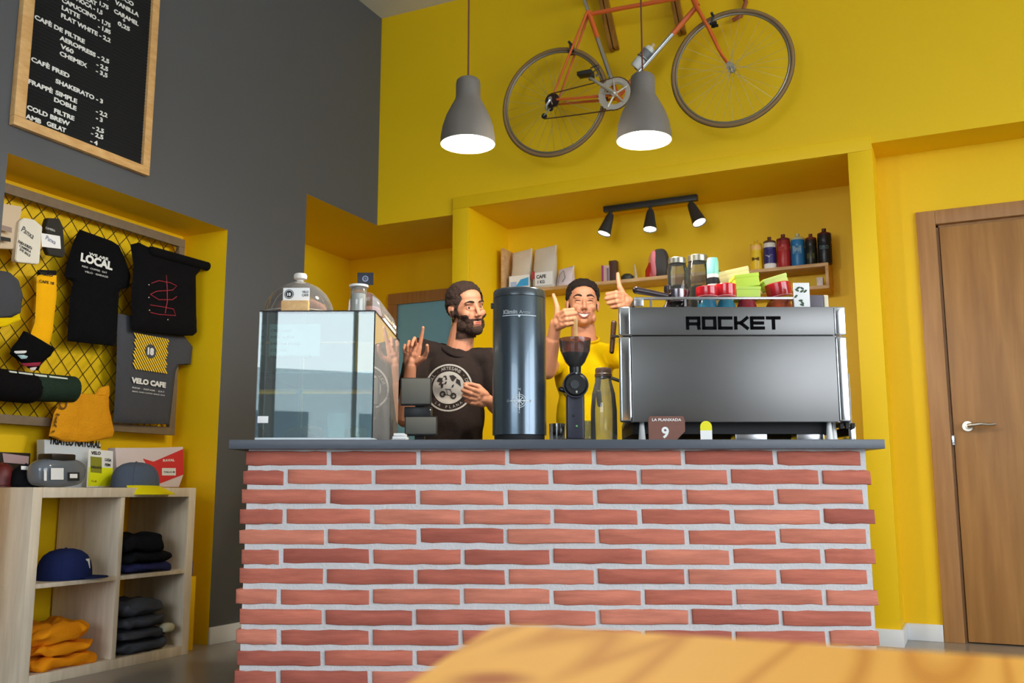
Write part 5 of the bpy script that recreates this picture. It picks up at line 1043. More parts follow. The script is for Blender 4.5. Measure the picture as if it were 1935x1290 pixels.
# right wooden box shelf with bottles on it
zr = (Y_(1420, 507, YS).z + Y_(1562, 498, YS).z) / 2; xr0, xr1 = Y_(1345, 515, YS).x, Y_(1566, 520, YS).x
orr = ((xr0 + xr1) / 2, NB, zr); sr = thing('wall_shelf', 'light wooden box shelf with sports bottles on top, behind the espresso machine', 'shelf', orr, None, 'niche wall shelves')
zr0 = zsh - .17
for nm, q in (('board', (xr0, xr1, YS, NB, zr - .02, zr)), ('board', (xr0, xr1, YS, NB, zr0, zr0 + .02)), ('end_panel', (xr1 - .018, xr1, YS, NB, zr0 + .0205, zr - .0205)), ('end_panel', (xr0, xr0 + .018, YS, NB, zr0 + .0205, zr - .0205))):
    b = B(orr); b.m(SHELFW).box(*q, .002); b.build(nm, parent=sr)
def sbottle(px, pyt, pyb, wpx, cols, label, yy=YS + .05, mark=None, base=None):
    p = Y_(px, pyb, yy); z0 = zr if base is None else base; t_ = Y_(px, pyt, yy); h = t_.z - z0; r = wpx / 2 / F * (p - EYEV).length * .99
    o_ = (p.x, yy, z0); t = thing('sports_bottle', label, 'bottle', o_, None, 'sports bottles on the box shelf'); body, band, capc = cols
    b = B(o_); b.m(mat('bt ' + str(body), body, .35)).lathe([(0, 0), (r * .92, 0), (r, .006), (r, h * .55), (r * .93, h * .6), (r, h * .66)], c=o_, n=24)
    b.m(mat('bt ' + str(band), band, .35)).lathe([(r, h * .66), (r, h * .74), (r * .96, h * .8)], c=o_, n=24)
    if mark: mark(b, o_, r, h)
    b.build('body', parent=t)
    b = B(o_); b.m(mat('bt ' + str(capc), capc, .4)).lathe([(r * .98, h * .8), (r * .95, h * .86), (r * .5, h * .9), (r * .3, h * .92), (r * .32, h), (0, h)], c=o_, n=24); b.build('cap', parent=t)
def wrapb(o_, r): return lambda p: Vector((o_[0] + (r + .001) * math.sin((p.x - o_[0]) / r), o_[1] - (r + .001) * math.cos((p.x - o_[0]) / r), p.z))
def mk(txt, col, zf, sz): return lambda b, o_, r, h: b.m(mat('bm ' + str(col), col, .5)).text(txt, (o_[0], 0, o_[2] + h * zf), UX, UZ, sz, width=r * 1.3, align='CENTER', depth=0, bold=.03, fn=wrapb(o_, r))
sbottle(1430, 453, 506, 21, ((236, 196, 40), (240, 190, 110), (220, 180, 20)), 'yellow sports bottle on the box shelf', mark=mk('M', (120, 80, 20), .3, .02))
def m2(b, o_, r, h): b.m(PAPER).lathe([(r * 1.01, .0), (r * 1.01, h * .16)], c=o_, n=24); mk('v', (220, 224, 240), .35, .02)(b, o_, r, h)
sbottle(1456, 448, 505, 23, ((44, 40, 110), (224, 220, 210), (90, 50, 24)), 'navy sports bottle with white bands on the box shelf', mark=m2)
sbottle(1482, 443, 503, 25, ((170, 34, 34), (140, 30, 30), (100, 16, 20)), 'red sports bottle on the box shelf', mark=mk('CLUB', (220, 120, 110), .5, .02))
sbottle(1509, 442, 501, 25, ((30, 110, 170), (30, 116, 176), (190, 190, 150)), 'blue sports bottle with a pale M mark on the box shelf', mark=mk('M', (170, 214, 236), .38, .045))
sbottle(1534, 442, 499, 21, ((26, 32, 28), (40, 30, 26), (110, 36, 12)), 'slim black sports bottle with a brown cap on the box shelf', mark=mk('II', (110, 110, 70), .2, .03))
sbottle(1560, 432, 498, 25, ((20, 26, 34), (22, 26, 32), (70, 14, 22)), 'tallest black sports bottle with a dark red cap, at the end of the box shelf', mark=mk('GIRO', (120, 150, 160), .4, .02))
# coffee bags
def cbag(px0, px1, pyt, pyb, label, yy, dep, rgb, deco=None, lean=0.0):
    a, c = Y_(px0, pyb, yy), Y_(px1, pyt, yy); x0, x1 = a.x, c.x; h = c.z - zsh; cx = (x0 + x1) / 2; w = (x1 - x0) / 2; o_ = (cx, yy + dep / 2, zsh)
    t = thing('coffee_bag', label, 'bag', o_, None, 'coffee bags on the wall shelf')
    b = B(o_); b.m(mat('bag ' + str(rgb), rgb, .55, var=.1, vscale=14, bump=.3, bscale=26)); N = 12; vs = []; fs = []; R_ = 10
    for j in range(R_ + 1):
        f = j / R_; d_ = dep / 2 * (1 - f ** 2.2) + .003; ww = w * (1 - .03 * math.sin(f * PI)); z = zsh + h * f
        for k in range(N):
            a_ = 2 * PI * k / N; e_ = .5; q = Vector((cx + ww * math.copysign(abs(math.cos(a_)) ** e_, math.cos(a_)) + lean * f, yy + dep / 2 + d_ * math.copysign(abs(math.sin(a_)) ** e_, math.sin(a_)) + .01 * f, z + (0.012 * math.cos(a_) * f)))
            q += noise.noise_vector(q * 16) * .006 * (f > .1); vs.append(q)
    for j in range(R_):
        for k in range(N): k2 = (k + 1) % N; fs.append([j * N + k, j * N + k2, (j + 1) * N + k2, (j + 1) * N + k])
    fs += [list(range(N))[::-1], [R_ * N + k for k in range(N)]]; b.add(vs, fs); b.build('pouch', parent=t)
    if deco:
        b = B(o_); deco(b, x0, x1, yy - .006, h); b.build('label', parent=t)
def d1(b, x0, x1, y, h):
    b.m(PAPER).box(x0 + .004, x1 + .006, y - .002, y, zsh + .01, zsh + h * .36); b.m(mat('sky blue label', (60, 160, 220), .5)).slab([(x0 + .05, y - .0025, zsh + h * .1), (x1 - .002, y - .0025, zsh + h * .1), (x1 - .002, y - .0025, zsh + h * .3), (x1 - .06, y - .0025, zsh + h * .26)], (0, .0005, 0)); b.m(mat('pale blue label', (170, 190, 226), .5)).box(x0 + .014, x0 + .06, y - .0024, y - .0018, zsh + h * .1, zsh + h * .22)
def d2_(b, x0, x1, y, h):
    b.m(PAPER).box(x0 + .03, x1 - .006, y - .002, y, zsh + .02, zsh + h * .38); b.m(INK); b.text('CAFE', (x0 + .04, y - .0025, zsh + h * .24), UX, UZ, .022, width=.07, depth=.0004, bold=.04); b.text('1 KG', (x0 + .05, y - .0025, zsh + h * .12), UX, UZ, .02, width=.05, depth=.0004, bold=.04); b.m(mat('label red', (170, 60, 70), .5)).box(x0 + .004, x0 + .028, y - .002, y, zsh + h * .24, zsh + h * .42)
def d3(b, x0, x1, y, h):
    b.m(mat('sketch grey', (120, 120, 116), .6)); b.tube([(x0 + .02, y - .001, zsh + h * .2), (x0 + .03, y - .001, zsh + h * .6), (x0 + .06, y - .001, zsh + h * .8), (x0 + .07, y - .001, zsh + h * .45), (x0 + .05, y - .001, zsh + h * .25)], .003, n=5)
cbag(962, 1000, 468, 549, 'pale grey coffee bag with a sky blue label on the wall shelf', 5.66, .09, (208, 196, 178), d1)
cbag(1004, 1046, 462, 545, 'tall pale grey coffee bag with black print, middle of the three bags', 5.66, .09, (204, 196, 180), d2_)
cbag(1050, 1080, 502, 540, 'short pinkish white bag beside the two tall coffee bags', 5.68, .08, (218, 204, 206), d3)
# odds and ends left of the jars, seen above the machine
YM = 5.70
def nb(name, px0, px1, py0, py1, rgb, label, cat, zb=None, yy=YM, dep=.05, rough=.5, poly=None, parts=None):
    a, c = Y_(px0, py1, yy), Y_(px1, py0, yy); zb = zsh if zb is None else zb; b = B(((a.x + c.x) / 2, yy, zb)); b.m(mat('odd ' + str(rgb), rgb, rough, var=.1, vscale=20)).box(a.x, c.x, yy, yy + dep, zb, c.z, .003)
    if parts: parts(b, a.x, c.x, yy, zb, c.z)
    return tag(b.build(name), label, cat)
xs0 = Y_(1128, 556, YM).x; xs1 = xr0 - .002
mid = thing('wall_shelf', 'light wooden wall shelf carrying books, a mug and a red bottle, behind the glass jars', 'shelf', ((xs0 + xs1) / 2, NB, zsh), None, 'niche wall shelves'); 
b = B(((xs0 + xs1) / 2, NB, zsh)); b.m(SHELFW).box(max(xs0, -1.279), xs1, YS, NB, zsh - .022, zsh, .002); b.build('board', parent=mid)
def pg(b, x0, x1, y, z0, z1):
    for k, cl in enumerate(((150, 60, 110), (196, 160, 150), (120, 110, 130))): b.m(mat('pg ' + str(cl), cl, .6)).box(x0 + .004 + k * .018, x0 + .018 + k * .018, y - .002, y, z0, z1 - .01 * k)
nb('magazine', 1136, 1152, 500, 545, (206, 176, 160), 'mauve and pink magazines standing behind the raised thumb', 'magazine', parts=pg)
nb('book', 1151, 1164, 491, 545, (74, 46, 34), 'dark brown book standing behind the raised thumb', 'book')
mp_ = Y_(1186, 545, YM); o_ = (mp_.x, YM, zsh); b = B(o_); r = .04; h = Y_(1186, 531, YM).z - zsh; b.m(mat('mug white', (214, 206, 212), .3)).lathe([(0, 0), (r * .85, 0), (r, .01), (r, h), (r * .92, h), (r * .9, .01), (0, .01)], c=o_, n=24); b.m(mat('lid dark', (50, 52, 44), .5)).lathe([(r, h), (r * 1.02, h + .03), (r * .6, h + .045), (0, h + .045)], c=o_, n=24); tag(b.build('mug'), 'white mug with a dark lid between the raised thumb and the machine', 'mug')
q = Y_(1203, 545, YM); b = B((q.x, YM, zsh)); b.m(mat('cream stick', (206, 190, 160), .5)).cyl((q.x, YM, zsh), (q.x - .01, YM, Y_(1201, 500, YM).z), .012, .004); tag(b.build('taper_candle'), 'thin cream taper candle beside the white mug', 'candle')
q = Y_(1232, 545, YM); o_ = (q.x, YM, zsh); h = Y_(1232, 497, YM).z - zsh; rb = thing('sauce_bottle', 'red squeeze bottle with a pale tip behind the portafilter', 'bottle', o_); b = B(o_); b.m(mat('ketchup red', (186, 40, 26), .35)).lathe([(0, 0), (.035, 0), (.04, .01), (.04, h * .55), (.022, h * .9), (.02, h)], c=o_, n=24); b.build('body', parent=rb)
b = B(o_); b.m(mat('tip peach', (226, 170, 110), .4)).lathe([(.02, h), (.018, h + .03), (.006, h + .065), (0, h + .066)], c=o_, n=16); b.build('tip', parent=rb)
q = Y_(1252, 545, YM); o_ = (q.x, 5.66, zsh); b = B(o_); b.m(mat('bag charcoal', (64, 60, 58), .6)).pillow((q.x, 5.67, zsh + .09), (.05, .04, .09), e=.5, nz=.006, seed=3, n=24); b.m(mat('pink cuff', (214, 120, 130), .6)).pillow((q.x - .035, 5.665, zsh + .09), (.02, .04, .085), e=.5, nz=.004, seed=5, n=20); tag(b.build('coffee_pouch'), 'charcoal pouch with a pink side beside the red squeeze bottle', 'pouch')
q = Y_(1551, 555, YM); b = B((q.x, YM, zr0 + .02)); b.m(mat('slim white', (226, 212, 204), .4)).box(q.x - .02, q.x + .016, YM, YM + .03, zr0 + .02, Y_(1551, 523, YM).z, .004); tag(b.build('slim_box'), 'slim white box standing inside the wooden box shelf', 'box')
# ------------------------------------------------------------------ people behind the counter
def to_mesh(b, voxel, smooth=4, fac=.5):
    me = bpy.data.meshes.new('tmp'); b.bm.to_mesh(me); b.bm.free(); o = bpy.data.objects.new('tmp', me); COL.objects.link(o)
    m = o.modifiers.new('r', 'REMESH'); m.mode = 'VOXEL'; m.voxel_size = voxel; m.use_smooth_shade = True
    if smooth: q = o.modifiers.new('s', 'SMOOTH'); q.iterations = smooth; q.factor = fac
    dg = bpy.context.evaluated_depsgraph_get(); dg.update(); r = bpy.data.meshes.new_from_object(o.evaluated_get(dg)); bpy.data.objects.remove(o); bpy.data.meshes.remove(me); return r
def link_mesh(name, me, mats, org, parent=None):
    me.transform(Matrix.Translation(-Vector(org))); me.materials.clear()
    for q in mats: me.materials.append(q)
    me.shade_smooth(); me.name = name; o = bpy.data.objects.new(name, me); COL.objects.link(o); o.parent = parent; return o
def skinmat(name, rgb):
    m = mat(name, rgb, .5, var=.07, vscale=22); b = m.node_tree.nodes['Principled BSDF']; b.inputs['Subsurface Weight'].default_value = .0; return m
def hand(b, wr, a, s, right, curls, thumb, sc=1.0, spread=.06):
    """wrist, direction wrist->knuckles, thumb side; curls = per finger (three bends); thumb = list of three directions in (a,s,n)"""
    a, s = Vector(a).normalized(), Vector(s); s = (s - a * s.dot(a)).normalized(); n = s.cross(a) if right else a.cross(s)
    P = lambda x, y, z=0: Vector(wr) + (a * x + s * y + n * z) * sc
    b.cap(P(-.01, 0), P(.02, 0), .024 * sc, .025 * sc); roots = [(.092, .030), (.096, .010), (.090, -.011), (.080, -.030)]
    for x, y in roots: b.cap(P(.018, y * .7), P(x, y), .0165 * sc, .0118 * sc)
    for x, y in ((.05, .02), (.055, 0), (.05, -.02)): b.ell(P(x, y), .017 * sc, n=12, k=8)
    L = [(.044, .026, .021), (.049, .030, .022), (.045, .028, .022), (.035, .021, .019)]; rr = [(.0098, .0088, .0078), (.0100, .0090, .0080), (.0096, .0086, .0078), (.0085, .0076, .0068)]
    for i, ((x, y), l3, r3, cu) in enumerate(zip(roots, L, rr, curls)):
        p = P(x, y); ang = 0; d0 = (a + s * spread * (1.5 - i) / 1.5).normalized()
        for l, r, c in zip(l3, r3, cu):
            ang += c; d = d0 * math.cos(ang) + n * math.sin(ang); q = p + d * l * sc; b.cap(p, q, r * sc, r * .93 * sc); p = q
    p = P(.022, .026, .004)
    for (x, y, z), l, r in zip(thumb, (.044, .034, .028), (.0150, .0115, .0100)):
        d = (a * x + s * y + n * z).normalized(); q = p + d * l * sc; b.cap(p, q, r * sc, r * .85 * sc); p = q
    return n
def head_parts(b, H, slim=1.0):
    def e(c, r): b.ell((0, 0, 0), 1, n=20, k=12) if False else b.lathe([(math.sin(PI * i / 12) if 0 < i < 12 else 0, -math.cos(PI * i / 12)) for i in range(13)], n=22, M=H @ Matrix.Translation(c) @ Matrix.Diagonal((*r, 1)))
    e((0, -.012, .032), (.076, .097, .084)); e((0, .018, .012), (.068, .074, .082)); e((0, .032, -.038), (.058 * slim, .056, .066)); e((0, .038, -.076), (.046 * slim, .048, .040)); e((0, .074, -.100), (.021, .017, .016))
    e((0, .034, .05), (.058, .056, .046))
    for s in (-1, 1):
        e((s * .024, .080, .021), (.026, .013, .009)); e((s * .041, .060, -.026), (.022, .024, .022)); e((s * .050 * slim, .022, -.07), (.016, .032, .026))
        e((s * .0765, -.006, -.006), (.008, .017, .029)); e((s * .082, -.014, .004), (.007, .010, .018)); e((s * .011, .100, -.038), (.008, .009, .007)); e((s * .030, .078, .0), (.015, .012, .012))
    def c(p0, p1, r0, r1): p0, p1 = H @ Vector(p0), H @ Vector(p1); b.cap(p0, p1, r0, r1, n=12)
    c((0, .090, .010), (0, .110, -.034), .0075, .0100); c((0, .082, .022), (0, .092, .006), .009, .008); c((0, .102, -.042), (0, .108, -.036), .006, .009)
    c((-.018, .083, -.067), (.018, .083, -.067), .0065, .0065); c((-.015, .082, -.077), (.015, .082, -.077), .0075, .0075); c((0, .082, -.058), (0, .094, -.052), .007, .006)
def push(me, H, pts):
    Hi = H.inverted(); co = np.empty(len(me.vertices) * 3, 'f'); me.vertices.foreach_get('co', co); co = co.reshape(-1, 3)
    R = np.array(H.to_3x3()); t = np.array(H.translation); L = (co - t) @ R   # R orthonormal: local = R^T (co - t)
    for c, sig, d in pts:
        c = np.array(c); w = np.exp(-(((L - c) / np.array(sig)) ** 2).sum(1)); L = L + w[:, None] * np.array(d)
    co = L @ R.T + t; me.vertices.foreach_set('co', co.astype('f').ravel()); me.update()
def shell(src, H, fn, h, material, name, org, parent, nz=.002, nf=60, seed=0):
    """hair that hugs the head: faces of the skin where fn(local) > 0, pushed outwards"""
    Hi = H.inverted(); bm = bmesh.new(); bm.from_mesh(src); bm.normal_update(); w = {}
    for v in bm.verts:
        p = Hi @ v.co; w[v.index] = fn(p) if p.length < .2 else -1
    bmesh.ops.delete(bm, geom=[f for f in bm.faces if min(w[v.index] for v in f.verts) <= 0], context='FACES')
    bm.verts.index_update(); new = {}
    for v in bm.verts:
        p = Hi @ v.co; k = fn(p); nn = noise.noise(p * nf + Vector((seed, 0, 0))) + .6 * noise.noise(p * nf * 2.3); new[v] = v.co + v.normal * (h(p) * min(1, k * 60) + nz * nn * min(1, k * 80) + .0008)
    for v, c in new.items(): v.co = c
    me = bpy.data.meshes.new(name); bm.to_mesh(me); bm.free(); return link_mesh(name, me, [material], org, parent)
def frame_(c, fwd, up, sc=1.0):
    f = Vector(fwd).normalized(); u = Vector(up); r = f.cross(u).normalized(); u = r.cross(f)
    return Matrix.Translation(Vector(c)) @ Matrix((r, f, u)).transposed().to_4x4()
def eyes(H, parent, org, iris=(52, 36, 26), closed=False, look=(0, 1, 0)):
    for s in (-1, 1):
        b = B(org)
        if closed:
            b.m(mat('lash line', (60, 34, 26), .6)); b.tube([H @ Vector((s * .031 + q * .0145, .0905 - abs(q) * .005 , .001 + .004 * (1 - q * q))) for q in (-1, -.6, -.2, .2, .6, 1)], [.0008, .0016, .002, .002, .0016, .0008], n=6)
        else:
            c = H @ Vector((s * .031, .0702, -.001)); R = .0118; b.m(mat('eye white', (176, 160, 150), .3)).ell(c, R, n=18, k=12); L = (H.to_3x3() @ Vector(look)).normalized()
            b.m(mat('iris', iris, .2)).ell(c + L * (R * .66), R * .62, n=14, k=8); b.m(INK).ell(c + L * (R * 1.02), R * .26, n=10, k=6)
        b.build('eye', parent=parent)
def brows(H, parent, org, col, lift=0.0):
    for s in (-1, 1):
        b = B(org); b.m(col); b.tube([H @ Vector((s * x, y, z + lift)) for x, y, z in ((.012, .0975, .0225), (.022, .0985, .0265), (.034, .094, .0285), (.046, .083, .0245), (.054, .072, .019))], [.003, .0042, .004, .003, .0012], n=8); b.build('eyebrow', parent=parent)
def legs(root, org, hip, feet, col, shoe):
    b = B()
    for f in feet:
        b.cap(hip[0], hip[1], .10, .10)
        h_ = hip[0] if (Vector(f) - Vector(hip[0])).length < (Vector(f) - Vector(hip[1])).length else hip[1]
        k = (Vector(h_) + Vector(f)) / 2 + Vector((0, -.03, .02)); b.cap(h_, k, .10, .07); b.cap(k, Vector(f) + Vector((0, .02, .1)), .07, .05)
    link_mesh('trousers', to_mesh(b, .012, 3), [col], org, root)
    for f in feet:
        b = B(org); b.m(shoe); f = Vector(f); b.pillow(f + Vector((0, -.05, .048)), (.045, .14, .045), e=.7, n=20, k=10); b.build('shoe', parent=root)
SH = []
# ---- bearded man in the dark t-shirt
D = 4.36
hc = C_(881, 586, D) + Vector((0, .0, .004)); H1 = frame_(hc, (.56, -.83, -.05), (-.13, -.12, 1))
org1 = (hc.x - .02, D + .03, 0); man1 = thing('person', 'bearded man in a dark emblem t-shirt pointing one finger upward, behind the counter', 'person', org1, 'C')
neckb = Vector((hc.x - .05, D + .045, hc.z - .19)); sR = C_(792, 664, D + .03); sL = C_(924, 682, D + .03); hip = Vector((hc.x - .08, D + .06, .90))
wrR = C_(776, 692, 4.20); elR = C_(766, 790, 4.28); wrL = C_(922, 756, 4.20); elL = C_(956, 782, 4.34)
sk = B()
head_parts(sk, H1, .96)
sk.cap(H1 @ Vector((0, -.025, -.05)), neckb + Vector((.01, 0, -.03)), .054, .066, n=18); sk.cap(neckb + Vector((0, 0, -.05)), hip, .075, .085, n=20)
sk.cap(sR, elR, .048, .040); sk.cap(elR, wrR + (elR - wrR) * .35, .042, .034); sk.cap(elR, wrR, .036, .0265); sk.cap(sL, elL, .048, .040); sk.cap(elL, wrL + (elL - wrL) * .35, .042, .035); sk.cap(elL, wrL, .036, .0265)
hand(sk, wrR, (.12, -.1, 1), (1, -.1, -.1), True, [(.12, .1, .08), (.9, 1.2, .7), (1.15, 1.3, .8), (1.25, 1.3, .8)], [(.55, .75, .2), (.85, .35, .45), (.95, .0, .5)], sc=.98, spread=.1)
hand(sk, wrL, (-.8, -.6, .15), (.1, -.35, 1), False, [(1.05, 1.25, .7), (1.15, 1.3, .7), (1.2, 1.35, .7), (1.25, 1.35, .7)], [(.7, .45, .5), (.85, .0, .6), (.8, -.3, .6)], sc=.98)
me1 = to_mesh(sk, .0030, 3)
push(me1, H1, [((s * .031, .094, .002), (.014, .02, .0085), (0, -.0105, 0)) for s in (-1, 1)] + [((s * .062, .06, .01), (.014, .02, .03), (-s * .004, 0, 0)) for s in (-1, 1)])
hairM = mat('dark brown hair', (52, 34, 26), .75, var=.35, vscale=240, bump=.7, bscale=420)
skin1 = skinmat('tanned skin', (196, 134, 104))
body1 = link_mesh('body', me1.copy(), [skin1], org1, man1)
def hair1(p):
    if p.z < -.03 and p.y > -.02: return -1
    line = .070 + .030 * max(0, 1 - (abs(p.x) / .03) ** 2) * 0 - .9 * max(0, abs(p.x) - .045) * 1.2
    top = (p.z - line * 1.0) if p.y > .02 else 1
    front = .075 - p.y - max(0, .085 - p.z) * 1.25
    side = .03 - p.y + max(0, p.z - .0) * .7
    k = min(front, p.z + .055 - max(0, p.y) * .6)
    if abs(p.x) > .05: k = min(side, p.z + .055)
    if abs(abs(p.x) - .082) < .014 and p.z < .026 and -.03 < p.y < .02: return -1
    return min(k, 1)
shell(me1, H1, hair1, lambda p: .008 + .010 * max(0, min(1, (p.z - .05) / .05)), hairM, 'hair', org1, man1, nz=.0045, nf=70)
def beard1(p):
    if p.y < -.005 or p.z > .0 or p.z < -.135: return -1
    if abs(p.x) > .045 and p.z > -.028 and p.y > .03: return -1
    cheek = -.042 - .55 * max(0, .045 - abs(p.x)) * 0 - p.z + (.055 * max(0, (.03 - p.y)) / .03)
    mo = 1
    if abs(p.x) < .021 and -.083 < p.z < -.064: mo = -1        # lips
    if abs(p.x) < .03 and p.z > -.051: mo = -1
    k = (-.048 - p.z) + max(0, (abs(p.x) - .034)) * 1.3
    return min(k, p.y + .005) if mo > 0 else -1
shell(me1, H1, beard1, lambda p: .0022 + .009 * max(0, min(1, (-p.z - .07) / .05)), mat('dark beard', (66, 44, 34), .8, var=.4, vscale=240, bump=.8, bscale=420), 'beard', org1, man1, nz=.002, nf=90)
eyes(H1, man1, org1, look=(.28, 1, .02)); brows(H1, man1, org1, hairM)
b = B(org1); b.m(mat('lips', (168, 96, 84), .45)); 
for z, r in ((-.0685, .0036), (-.0765, .0044)): b.tube([H1 @ Vector((x, .0895 - abs(x) * .18, z + abs(x) * .05)) for x in (-.02, -.01, 0, .01, .02)], [.001, r, r, r, .001], n=8)
b.build('lips', parent=man1)
# t-shirt
def tshirt(neckb, sR, sL, elR, elL, hip, wid=.15, belly=.13, fr=.62, col=None, org=None, root=None, upv=None, dep=.115):
    b = B(); ch = neckb + (hip - neckb) * .28; mid = neckb + (hip - neckb) * .65
    def slab_(c, w, d, h, tilt=0): b.lathe([(math.sin(PI * i / 12) if 0 < i < 12 else 0, -math.cos(PI * i / 12)) for i in range(13)], n=28, M=Matrix.Translation(c) @ Matrix.Rotation(tilt, 4, 'Y') @ Matrix.Diagonal((w, d, h, 1)))
    tl = math.atan2(-(sL.z - sR.z), (sL.x - sR.x)); sw = (sL - sR).length / 2
    slab_(ch, sw * 1.02, dep, .17, tl); slab_(mid, sw * .95, dep * 1.05, .24, tl * .5); slab_(hip + Vector((0, 0, .06)), sw * .97, dep * 1.12, .22)
    b.cap(ch, hip, dep * .9, dep, n=24)
    b.cap(neckb + Vector((0, .0, -.035)), ch, .078, .1, n=20)
    for s_, e_ in ((sR, elR), (sL, elL)):
        b.cap(neckb + (s_ - neckb) * .25 + Vector((0, .005, -.028)), s_, .056, .064, n=18); q = s_ + (e_ - s_) * fr; b.cap(s_, q, .066, .064, n=18)
    me = to_mesh(b, .007, 6, .6)
    co = np.empty(len(me.vertices) * 3, 'f'); me.vertices.foreach_get('co', co); co = co.reshape(-1, 3); no = np.empty(len(me.vertices) * 3, 'f'); me.vertices.foreach_get('normal', no); no = no.reshape(-1, 3)
    for i in range(len(co)):
        p = Vector(co[i]); k = noise.noise(Vector((p.x * 9, p.y * 9, p.z * 5)) + Vector((3, 1, 0))) * .006 + noise.noise(Vector((p.x * 22 + p.z * 14, p.y * 20, p.z * 12 - p.x * 10))) * .0035
        co[i] += no[i] * k
    me.vertices.foreach_set('co', co.ravel()); me.update(); return me
ts1 = tshirt(neckb, sR, sL, elR, elL, hip)
bv1 = BVHTree.FromPolygons([v.co.copy() for v in ts1.vertices], [tuple(p.vertices) for p in ts1.polygons])
shirt1 = link_mesh('tshirt', ts1, [cloth('washed black cotton', (44, 36, 34), .2)], org1, man1)
b = B(org1); b.m(cloth('collar black', (34, 28, 28), .2)); ncv = (H1 @ Vector((0, -.025, -.05)) - neckb).normalized(); rt = ncv.orthogonal().normalized(); ft = ncv.cross(rt)
cw = [neckb + ncv * .012 + (rt * math.cos(t) + ft * math.sin(t)) * .0745 for t in [2 * PI * k / 40 for k in range(40)]]
cw = [p + Vector((0, -.01, -.5 * max(0, (neckb.y - p.y)))) for p in cw]; b.tube(cw, .006, n=8, closed=True); b.build('collar', parent=shirt1)
def onshirt(bv, off=.0015):
    def f(p):
        hit = bv.ray_cast(Vector((p.x, 3.0, p.z)), Vector((0, 1, 0)))
        return (hit[0] + Vector((0, -off, 0))) if hit[0] else Vector((p.x, D, p.z))
    return f
f1 = onshirt(bv1); f1b = onshirt(bv1, .003)
lc = C_(846, 730, 4.25); R1 = 46 / F * 4.27; b = B(org1); LG = mat('faded print', (176, 172, 168), .85)
def flat(b, fn, polys):
    for vs, fs in polys: b.add([fn(Vector((x, 0, z))) for x, z in vs], fs)
def gridring(c, r0, r1, n=48, m=2): 
    vs = [(c[0] + (r0 + (r1 - r0) * j / m) * math.cos(2 * PI * k / n), c[1] + (r0 + (r1 - r0) * j / m) * math.sin(2 * PI * k / n)) for j in range(m + 1) for k in range(n)]
    return vs, [[j * n + k, j * n + (k + 1) % n, (j + 1) * n + (k + 1) % n, (j + 1) * n + k] for j in range(m) for k in range(n)]
c0 = (lc.x, lc.z); b.m(LG); flat(b, f1, [gridring(c0, R1 * .93, R1 * 1.0), gridring(c0, R1 * .62, R1 * .68), gridring(c0, R1 * .001, R1 * .62, 40, 8)])
DKP = mat('print dark', (46, 40, 40), .9); b.m(DKP)
def pol(pts, fn=f1b): b.add([fn(Vector((c0[0] + x * R1, 0, c0[1] + z * R1))) for x, z in pts], [list(range(len(pts)))])
for q in ([(-.5, .28), (-.3, .22), (-.25, .4), (-.42, .42)], [(-.25, .4), (-.3, .22), (-.05, .34), (-.1, .5), (-.2, .5)], [(.03, .5), (.12, .3), (.2, .26), (.34, .42), (.2, .52)], [(.3, .2), (.34, .38), (.48, .3), (.52, .05)], [(-.42, .12), (-.1, .14), (-.06, .26), (-.38, .2)], [(-.32, .0), (-.24, .0), (-.2, .16), (-.34, .14)], [(.12, .0), (.2, .02), (.24, .14), (.16, .1)]): pol(q)
for cx_, cz_ in ((-.25, -.26), (.2, -.34)): flat(b, f1b, [gridring((c0[0] + cx_ * R1, c0[1] + cz_ * R1), R1 * .06, R1 * .13, 20, 1)])
for x0, z0, x1, z1 in ((-.25, -.26, -.05, -.3), (-.05, -.3, .2, -.34), (-.08, -.1, -.03, -.3), (-.15, -.06, .1, -.08), (.06, -.06, .2, -.34)): dd = Vector((x1 - x0, z1 - z0)).normalized() * .012; pol([(x0 - dd.y, z0 + dd.x), (x1 - dd.y, z1 + dd.x), (x1 + dd.y, z1 - dd.x), (x0 + dd.y, z0 - dd.x)])
b.m(LG)
def arc_text(txt, rad, a0, a1, sz, flip=False):
    n = len(txt)
    for i, ch in enumerate(txt):
        if ch == ' ': continue
        a = a0 + (a1 - a0) * (i + .5) / n; u = Vector((math.sin(a), 0, -math.cos(a))) * (-1 if flip else 1); v = Vector((math.cos(a), 0, math.sin(a))) * (-1 if flip else 1)
        b.text(ch, Vector((c0[0], 0, c0[1])) + Vector((math.cos(a), 0, math.sin(a))) * rad * R1, u, v, sz, align='CENTER', depth=0, bold=.03, fn=f1)
arc_text('ROLL · ARTESANS · DE', .75, PI * .93, PI * .07, R1 * .13); arc_text('LA PLANA', .86, PI * 1.25, PI * 1.75, R1 * .11, True)
b.build('emblem', parent=shirt1, smooth=0)
jeans = cloth('dark denim', (44, 48, 62))
legs(man1, org1, (hip + Vector((-.08, 0, 0)), hip + Vector((.08, 0, 0))), [(hip.x - .12, D + .06, 0), (hip.x + .12, D + .05, 0)], jeans, BLACKM)

